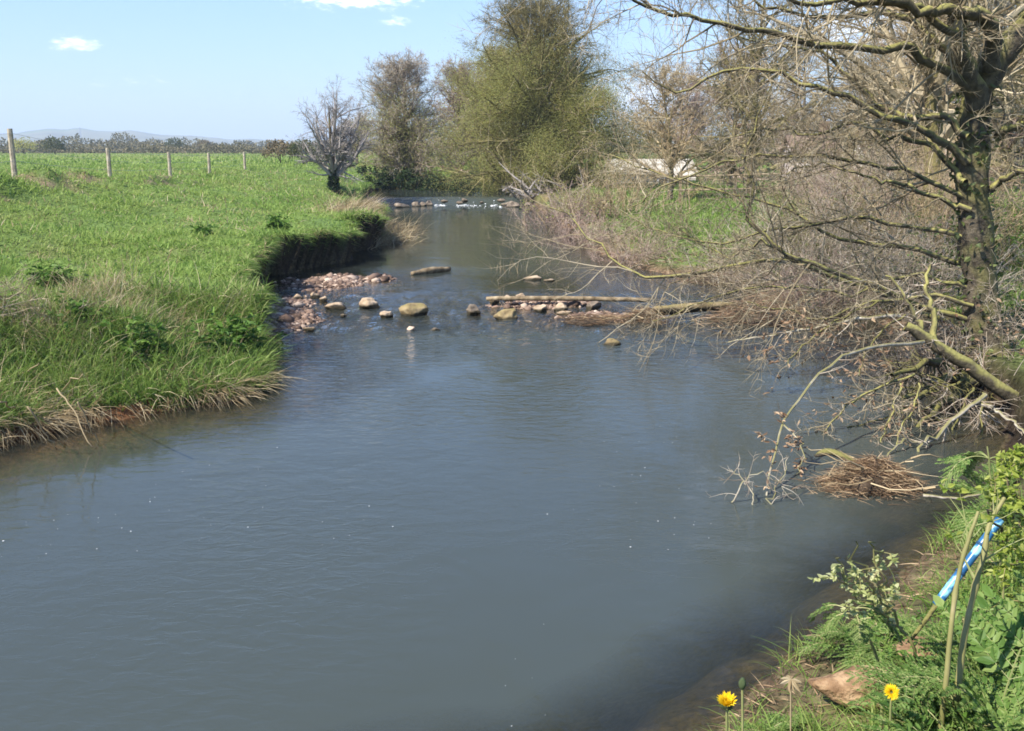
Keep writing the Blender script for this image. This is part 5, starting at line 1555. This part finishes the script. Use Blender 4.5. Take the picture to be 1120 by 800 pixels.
# reddish rock
c = on_ground(944, 772)
V, Fc = stone((.235, .17, .15), 317, 4, .40, 6)
V = V * np.stack([np.ones(len(V)), .60 + .40 * (V[:, 0] / .235 + 1) / 2, .45 + .55 * (V[:, 0] / .235 + 1) / 2], 1)
V = rotz(V, -.2)
o = mesh_obj('rock', [(V + [0, 0, .085], Fc)], M['rock_red'], smooth=True); o.location = c
tag(o, 'rough reddish-brown rock on the near bank between the dandelions', 'rock')
c = on_ground(1012, 722)
V, Fc = stone((.13, .10, .05), 311, 4, .45, 6)
o = mesh_obj('rock', [(V + [0, 0, .04], Fc)], M['rock_red'], smooth=True); o.location = c
tag(o, 'smaller reddish rock half buried at the foot of the two bent stalks', 'rock')


def dandelion(label, px, py, Y, size, face, openness=1.0):
    c = pd(px, py, Y)
    zg = gbase(c[0] + .03, c[1])
    e_ = thing('dandelion', (c[0] + .03, c[1], zg), label, 'flower')
    P = catmull([(c[0] + .03, c[1], zg), (c[0] + .01, c[1] + .01, zg + (c[2] - zg) * .6), tuple(c)], 10)
    mesh_obj('stem', [tubes(P, np.linspace(.0035, .003, 10), 6)], M['stem'], parent=e_, smooth=True)
    f = norm(np.asarray(face, float)); u = norm(np.cross(f, [0.3, 1, .1])); v = np.cross(f, u)
    ps, ds, ns, ls = [], [], [], []
    for ring, (tilt, cnt, ll) in enumerate([(.15, 26, 1.0), (.45, 24, .85), (.8, 20, .65), (1.1, 14, .5), (1.35, 12, .42)]):
        for k_ in range(cnt):
            a = 2 * PI * (k_ + .5 * ring) / cnt + rng.normal(0, .06)
            rd = u * math.cos(a) + v * math.sin(a)
            tl_ = tilt + (1 - openness) * .9 + rng.normal(0, .06)
            dd = rd * math.cos(tl_) + f * math.sin(tl_)
            ps.append(c + rd * .004); ds.append(dd); ns.append(f * math.cos(tl_) - rd * math.sin(tl_)); ls.append(size * .5 * ll * rng.uniform(.9, 1.1))
    ls = np.array(ls)
    mesh_obj('flower_head', [leaves(np.array(ps), np.array(ds), np.array(ns), ls, ls * .28, .1)], M['petal'], parent=e_)
    n_ = 16; a = np.linspace(0, 2 * PI, n_, endpoint=False)
    rd = u[None] * np.cos(a)[:, None] + v[None] * np.sin(a)[:, None]
    mesh_obj('bracts', [leaves(c - f * .012 + rd * .003, rd * .7 + f * .6, np.tile(f, (n_, 1)), np.full(n_, size * .3), np.full(n_, .006), .1)], M['bud'], parent=e_)
    n_ = 9; a = rng.uniform(0, 2 * PI, n_)
    b = np.tile([c[0] + .03, c[1], zg + .01], (n_, 1))
    dd = np.stack([np.cos(a), np.sin(a), rng.uniform(.3, .8, n_)], 1)
    mesh_obj('leaf_rosette', [leaves(b, dd, np.tile([0, 0, 1.0], (n_, 1)) + rng.normal(0, .2, (n_, 3)), rng.uniform(.12, .2, n_), rng.uniform(.025, .04, n_))], M['nettle'], parent=e_)
    return e_


dandelion('larger orange-yellow dandelion at the bottom edge beside the water', 795, 771, 2.0, .054, (-.1, -.30, .95), .15)
dandelion('small bright yellow dandelion right of the reddish rock', 975, 757, 2.35, .036, (0, -.75, .7), 1.0)
# dark closed bud and a dead seed head by the larger dandelion
c = pd(812, 748, 2.15); zg = gbase(c[0], c[1])
e_ = thing('plant_bud', (c[0], c[1], zg), 'dark closed bud on a thin stem behind the larger dandelion', 'plant')
mesh_obj('stem', [tubes(catmull([(c[0], c[1], zg), (c[0] + .008, c[1], (zg + c[2]) / 2), tuple(c)], 8), np.full(8, .003), 5)], M['stem'], parent=e_, smooth=True)
V, Fc = stone((.009, .009, .016), 401, 3, .2, 2); mesh_obj('bud', [(V + c, Fc)], M['bud'], parent=e_, smooth=True)
c = pd(865, 750, 2.6); zg = gbase(c[0], c[1])
e_ = thing('seed_head', (c[0], c[1], zg), 'withered pale seed head standing between the dandelions', 'plant')
mesh_obj('stem', [tubes(catmull([(c[0] + .02, c[1], zg), (c[0] + .01, c[1], (zg + c[2]) / 2), tuple(c)], 8), np.full(8, .0025), 5)], M['straw'], parent=e_, smooth=True)
n = 14
mesh_obj('husk', [leaves(np.tile(c + [0, 0, .02], (n, 1)), rand_dir(n, -1, .1), rand_dir(n), rng.uniform(.02, .045, n), rng.uniform(.008, .014, n))], M['straw'], parent=e_)

# two bent stalks
for pts, Y0, Y1, r0, lb in [
    ([(1036, 735), (1040, 690), (1045, 650), (1052, 615), (1062, 582), (1070, 560)], 2.45, 2.55, .0088, 'left of two thick yellow-green stalks on the near bank, jointed near its top'),
    ([(1052, 715), (1058, 680), (1067, 640), (1075, 610), (1082, 575), (1098, 545)], 2.5, 2.65, .0112, 'right and thicker of two yellow-green stalks on the near bank')]:
    p0 = pd(*pts[0], Y0); zg = gbase(p0[0], p0[1])
    P = limb_pts(pts, Y0, Y1, 16, .001)
    P = np.vstack([[p0[0] - .004, p0[1], min(zg, P[0, 2]) - .03], P])
    R = np.linspace(r0 * .85, r0 * .5, 17); R[7] *= 1.35; R[11] *= 1.3
    e_ = thing('plant_stalk', tuple(P[0]), lb, 'stalk')
    mesh_obj('stem', [tubes(P, R, 9)], M['hog_stem'], parent=e_, smooth=True)
    side, rs = spawn(P[None], R[None], 4, .45, .95, (45, 12), .28, .06, .18, 5, .1, (0, 0, .05), .45, .0022, .005)
    mesh_obj('side_stems', [tubes(side, rs, 5)], M['stem'], parent=e_)
    tips_ = side[:, -1]
    q = np.repeat(tips_, 5, 0) + rng.normal(0, .012, (20, 3))
    mesh_obj('leaves', [leaves(q, rand_dir(20, -.2, .8), rand_dir(20, .2, 1), rng.uniform(.018, .032, 20), rng.uniform(.010, .018, 20))], M['hawthorn'], parent=e_)

# budding sprig left of the stalks
branch = [([(1010, 735), (990, 700), (975, 670), (958, 650), (945, 620), (938, 600)], 2.9, 2.7, .006, .002), ([(975, 670), (968, 640), (958, 610), (952, 585)], 2.8, 2.75, .004, .002), ([(985, 690), (955, 665), (925, 640), (920, 612)], 2.9, 2.7, .004, .002)]
branch_thing('elder_sprig', branch, 'slim budding sprig with pale green leaf tufts over the water', 'plant', 'hog_stem', 'hog_stem', 4, 2, .14, .08, (0, 0, .05), leafy=(300, 'pale_bud', .022, .012))
# fresh leafy shrub on the right edge
branch = [([(1150, 740), (1140, 690), (1130, 640), (1112, 600), (1092, 575), (1075, 560)], 2.9, 2.8, .010, .003), ([(1160, 700), (1145, 640), (1128, 590), (1115, 560), (1100, 530)], 2.9, 3.0, .009, .003),
          ([(1175, 680), (1150, 600), (1135, 550), (1125, 510)], 3.0, 3.1, .009, .003)]
branch_thing('hawthorn_shrub', branch, 'shrub with fresh yellow-green leaves at the right edge above the blue pipe', 'shrub', 'bark', 'twig_olive', 14, 4, .30, .28, (0, 0, .03), leafy=(2500, 'hawthorn', .022, .015))

# blue pipe with a brown stick
p0 = pd(1094, 568, 3.05); p1 = pd(1024, 662, 3.0)
e_ = thing('blue_pipe', tuple(p1), 'bright blue plastic pipe sticking out of the bank behind the two stalks', 'pipe')
dd = norm(p1 - p0); t = np.linspace(0, 1, 14)[:, None]
mesh_obj('tube', [capped_tube(p0 + (p1 - p0) * t, np.full(14, .0145) * (1 + .03 * np.sin(np.arange(14) * 2.2)), 16)], M['blue'], parent=e_, smooth=True)
cps = [capped_tube(np.stack([p0 + (p1 - p0) * (f_ - .012), p0 + (p1 - p0) * (f_ + .012)]), np.full(2, .0165), 16) for f_ in (.30, .62)]
for c_ in cps: mesh_obj('collar', [c_], M['bottle_cap'], parent=e_, smooth=True)
P = np.stack([p1 + dd * .002, p1 + dd * .07 + [0, 0, -.004], p1 + dd * .15])
o = mesh_obj('stick', [capped_tube(catmull(P, 8), np.linspace(.009, .006, 8), 6)], M['bark'], smooth=True, origin=P[0]); tag(o, 'short brown stick at the lower end of the blue pipe', 'stick')

# ------------------------------------------------------------------ sun, sky, clouds
SUN_EL = math.radians(46)
sdir = np.array([-.80, -.55]); sdir = sdir / np.linalg.norm(sdir)
sun_vec = Vector((sdir[0] * math.cos(SUN_EL), sdir[1] * math.cos(SUN_EL), math.sin(SUN_EL)))
sd = bpy.data.lights.new('sun', 'SUN'); sd.energy = 5.0; sd.angle = math.radians(.55); sd.color = (1, .95, .87)
so = bpy.data.objects.new('sun', sd); COL.objects.link(so)
so.rotation_euler = sun_vec.to_track_quat('Z', 'Y').to_euler()
so.location = (-20, -10, 30)
W = bpy.data.worlds.new('World'); scene.world = W; W.use_nodes = True
nt = W.node_tree; nt.nodes.clear(); N = nt.nodes; Lk = nt.links
wo = N.new('ShaderNodeOutputWorld'); bg = N.new('ShaderNodeBackground')
sky = N.new('ShaderNodeTexSky'); sky.sky_type = 'NISHITA'; sky.sun_disc = False
sky.sun_elevation = SUN_EL; sky.sun_rotation = math.atan2(sun_vec.x, sun_vec.y)
sky.air_density = 1.0; sky.dust_density = .15; sky.ozone_density = 2.5; sky.altitude = 50
tc = N.new('ShaderNodeTexCoord')
sp = N.new('ShaderNodeSeparateXYZ'); Lk.new(tc.outputs['Generated'], sp.inputs[0])


def mth(op, a, b=None):
    n_ = N.new('ShaderNodeMath'); n_.operation = op
    for i, v in enumerate((a, b)):
        if v is None: continue
        if isinstance(v, (int, float)): n_.inputs[i].default_value = v
        else: Lk.new(v, n_.inputs[i])
    return n_.outputs[0]


az = mth('ARCTAN2', sp.outputs['X'], sp.outputs['Y']); el = mth('ARCSINE', sp.outputs['Z'])
cv = N.new('ShaderNodeCombineXYZ'); Lk.new(mth('MULTIPLY', az, 1.0), cv.inputs[0]); Lk.new(mth('MULTIPLY', el, 2.6), cv.inputs[1])
cn = N.new('ShaderNodeTexNoise'); cn.inputs['Scale'].default_value = 75; cn.inputs['Detail'].default_value = 7; cn.inputs['Roughness'].default_value = .6
Lk.new(cv.outputs[0], cn.inputs['Vector'])
total = None
for a0, e0, sa, se, amp in [(-8.6, 8.2, 3.4, .85, 1.35), (-22.6, 5.15, 1.3, .40, .85), (-6.2, 6.65, .9, .35, .6), (-20, 3.3, 3.0, .5, .32), (8.0, 2.4, 6.0, 1.6, 1.0), (20, 6, 8, 2, .8), (-16, 13, 5, 1.2, .6), (14, 19, 7, 2, .6)]:
    u = mth('DIVIDE', mth('SUBTRACT', az, math.radians(a0)), math.radians(sa)); v = mth('DIVIDE', mth('SUBTRACT', el, math.radians(e0)), math.radians(se))
    g = mth('MULTIPLY', mth('EXPONENT', mth('MULTIPLY', mth('ADD', mth('MULTIPLY', u, u), mth('MULTIPLY', v, v)), -1.0)), amp)
    total = g if total is None else mth('MAXIMUM', total, g)
msk = mth('ADD', total, mth('MULTIPLY', mth('SUBTRACT', cn.outputs['Fac'], .5), 2.0))
mr = N.new('ShaderNodeMapRange'); mr.inputs['From Min'].default_value = .28; mr.inputs['From Max'].default_value = 1.1; mr.interpolation_type = 'SMOOTHSTEP'
Lk.new(msk, mr.inputs['Value'])
gate = mth('MULTIPLY', mr.outputs['Result'], mth('MINIMUM', mth('MULTIPLY', total, 4.0), 1.0))
mxs = N.new('ShaderNodeMix'); mxs.data_type = 'RGBA'
Lk.new(mth('MULTIPLY', gate, .9), mxs.inputs['Factor']); tint = N.new('ShaderNodeMix'); tint.data_type = 'RGBA'; tint.blend_type = 'MULTIPLY'; tint.inputs['Factor'].default_value = 1
Lk.new(sky.outputs[0], tint.inputs['A']); tint.inputs['B'].default_value = (.82, .94, 1.16, 1)
Lk.new(tint.outputs['Result'], mxs.inputs['A']); mxs.inputs['B'].default_value = (13, 13, 13.2, 1)
Lk.new(mxs.outputs['Result'], bg.inputs['Color'])
bg.inputs['Strength'].default_value = .104
eg = N.new('ShaderNodeMapRange'); eg.inputs['From Min'].default_value = 0; eg.inputs['From Max'].default_value = .36
eg.inputs['To Min'].default_value = .074; eg.inputs['To Max'].default_value = .122
Lk.new(sp.outputs['Z'], eg.inputs['Value']); Lk.new(eg.outputs['Result'], bg.inputs['Strength'])
Lk.new(bg.outputs[0], wo.inputs['Surface'])

# ------------------------------------------------------------------ haze
HAZE = 0.00038
if HAZE > 0:
    V, Fc = box(0, 0, 0, 1, 1, 1)
    V = V * np.array([13000, 13000, 190]) + [0, 0, 90]
    mh, nt, out = new_mat('haze_air')
    pv_ = nt.nodes.new('ShaderNodeVolumePrincipled')
    pv_.inputs['Color'].default_value = (.74, .87, 1, 1); pv_.inputs['Density'].default_value = HAZE; pv_.inputs['Anisotropy'].default_value = 0
    nt.links.new(pv_.outputs[0], out.inputs['Volume'])
    hz_ = mesh_obj('haze', [(V, Fc)], mh); tag(hz_, kind='stuff')

# ------------------------------------------------------------------ render settings
scene.render.engine = 'CYCLES'
scene.view_settings.view_transform = 'Standard'
scene.view_settings.look = 'None'
scene.view_settings.gamma = 1
scene.view_settings.use_curve_mapping = False
scene.view_settings.exposure = 1.02
cy = scene.cycles
cy.use_denoising = True
cy.max_bounces = 8; cy.diffuse_bounces = 3; cy.glossy_bounces = 3; cy.transparent_max_bounces = 12; cy.transmission_bounces = 4; cy.volume_bounces = 0
cy.caustics_reflective = False; cy.caustics_refractive = False
cy.sample_clamp_indirect = 6
cy.filter_width = 1.7
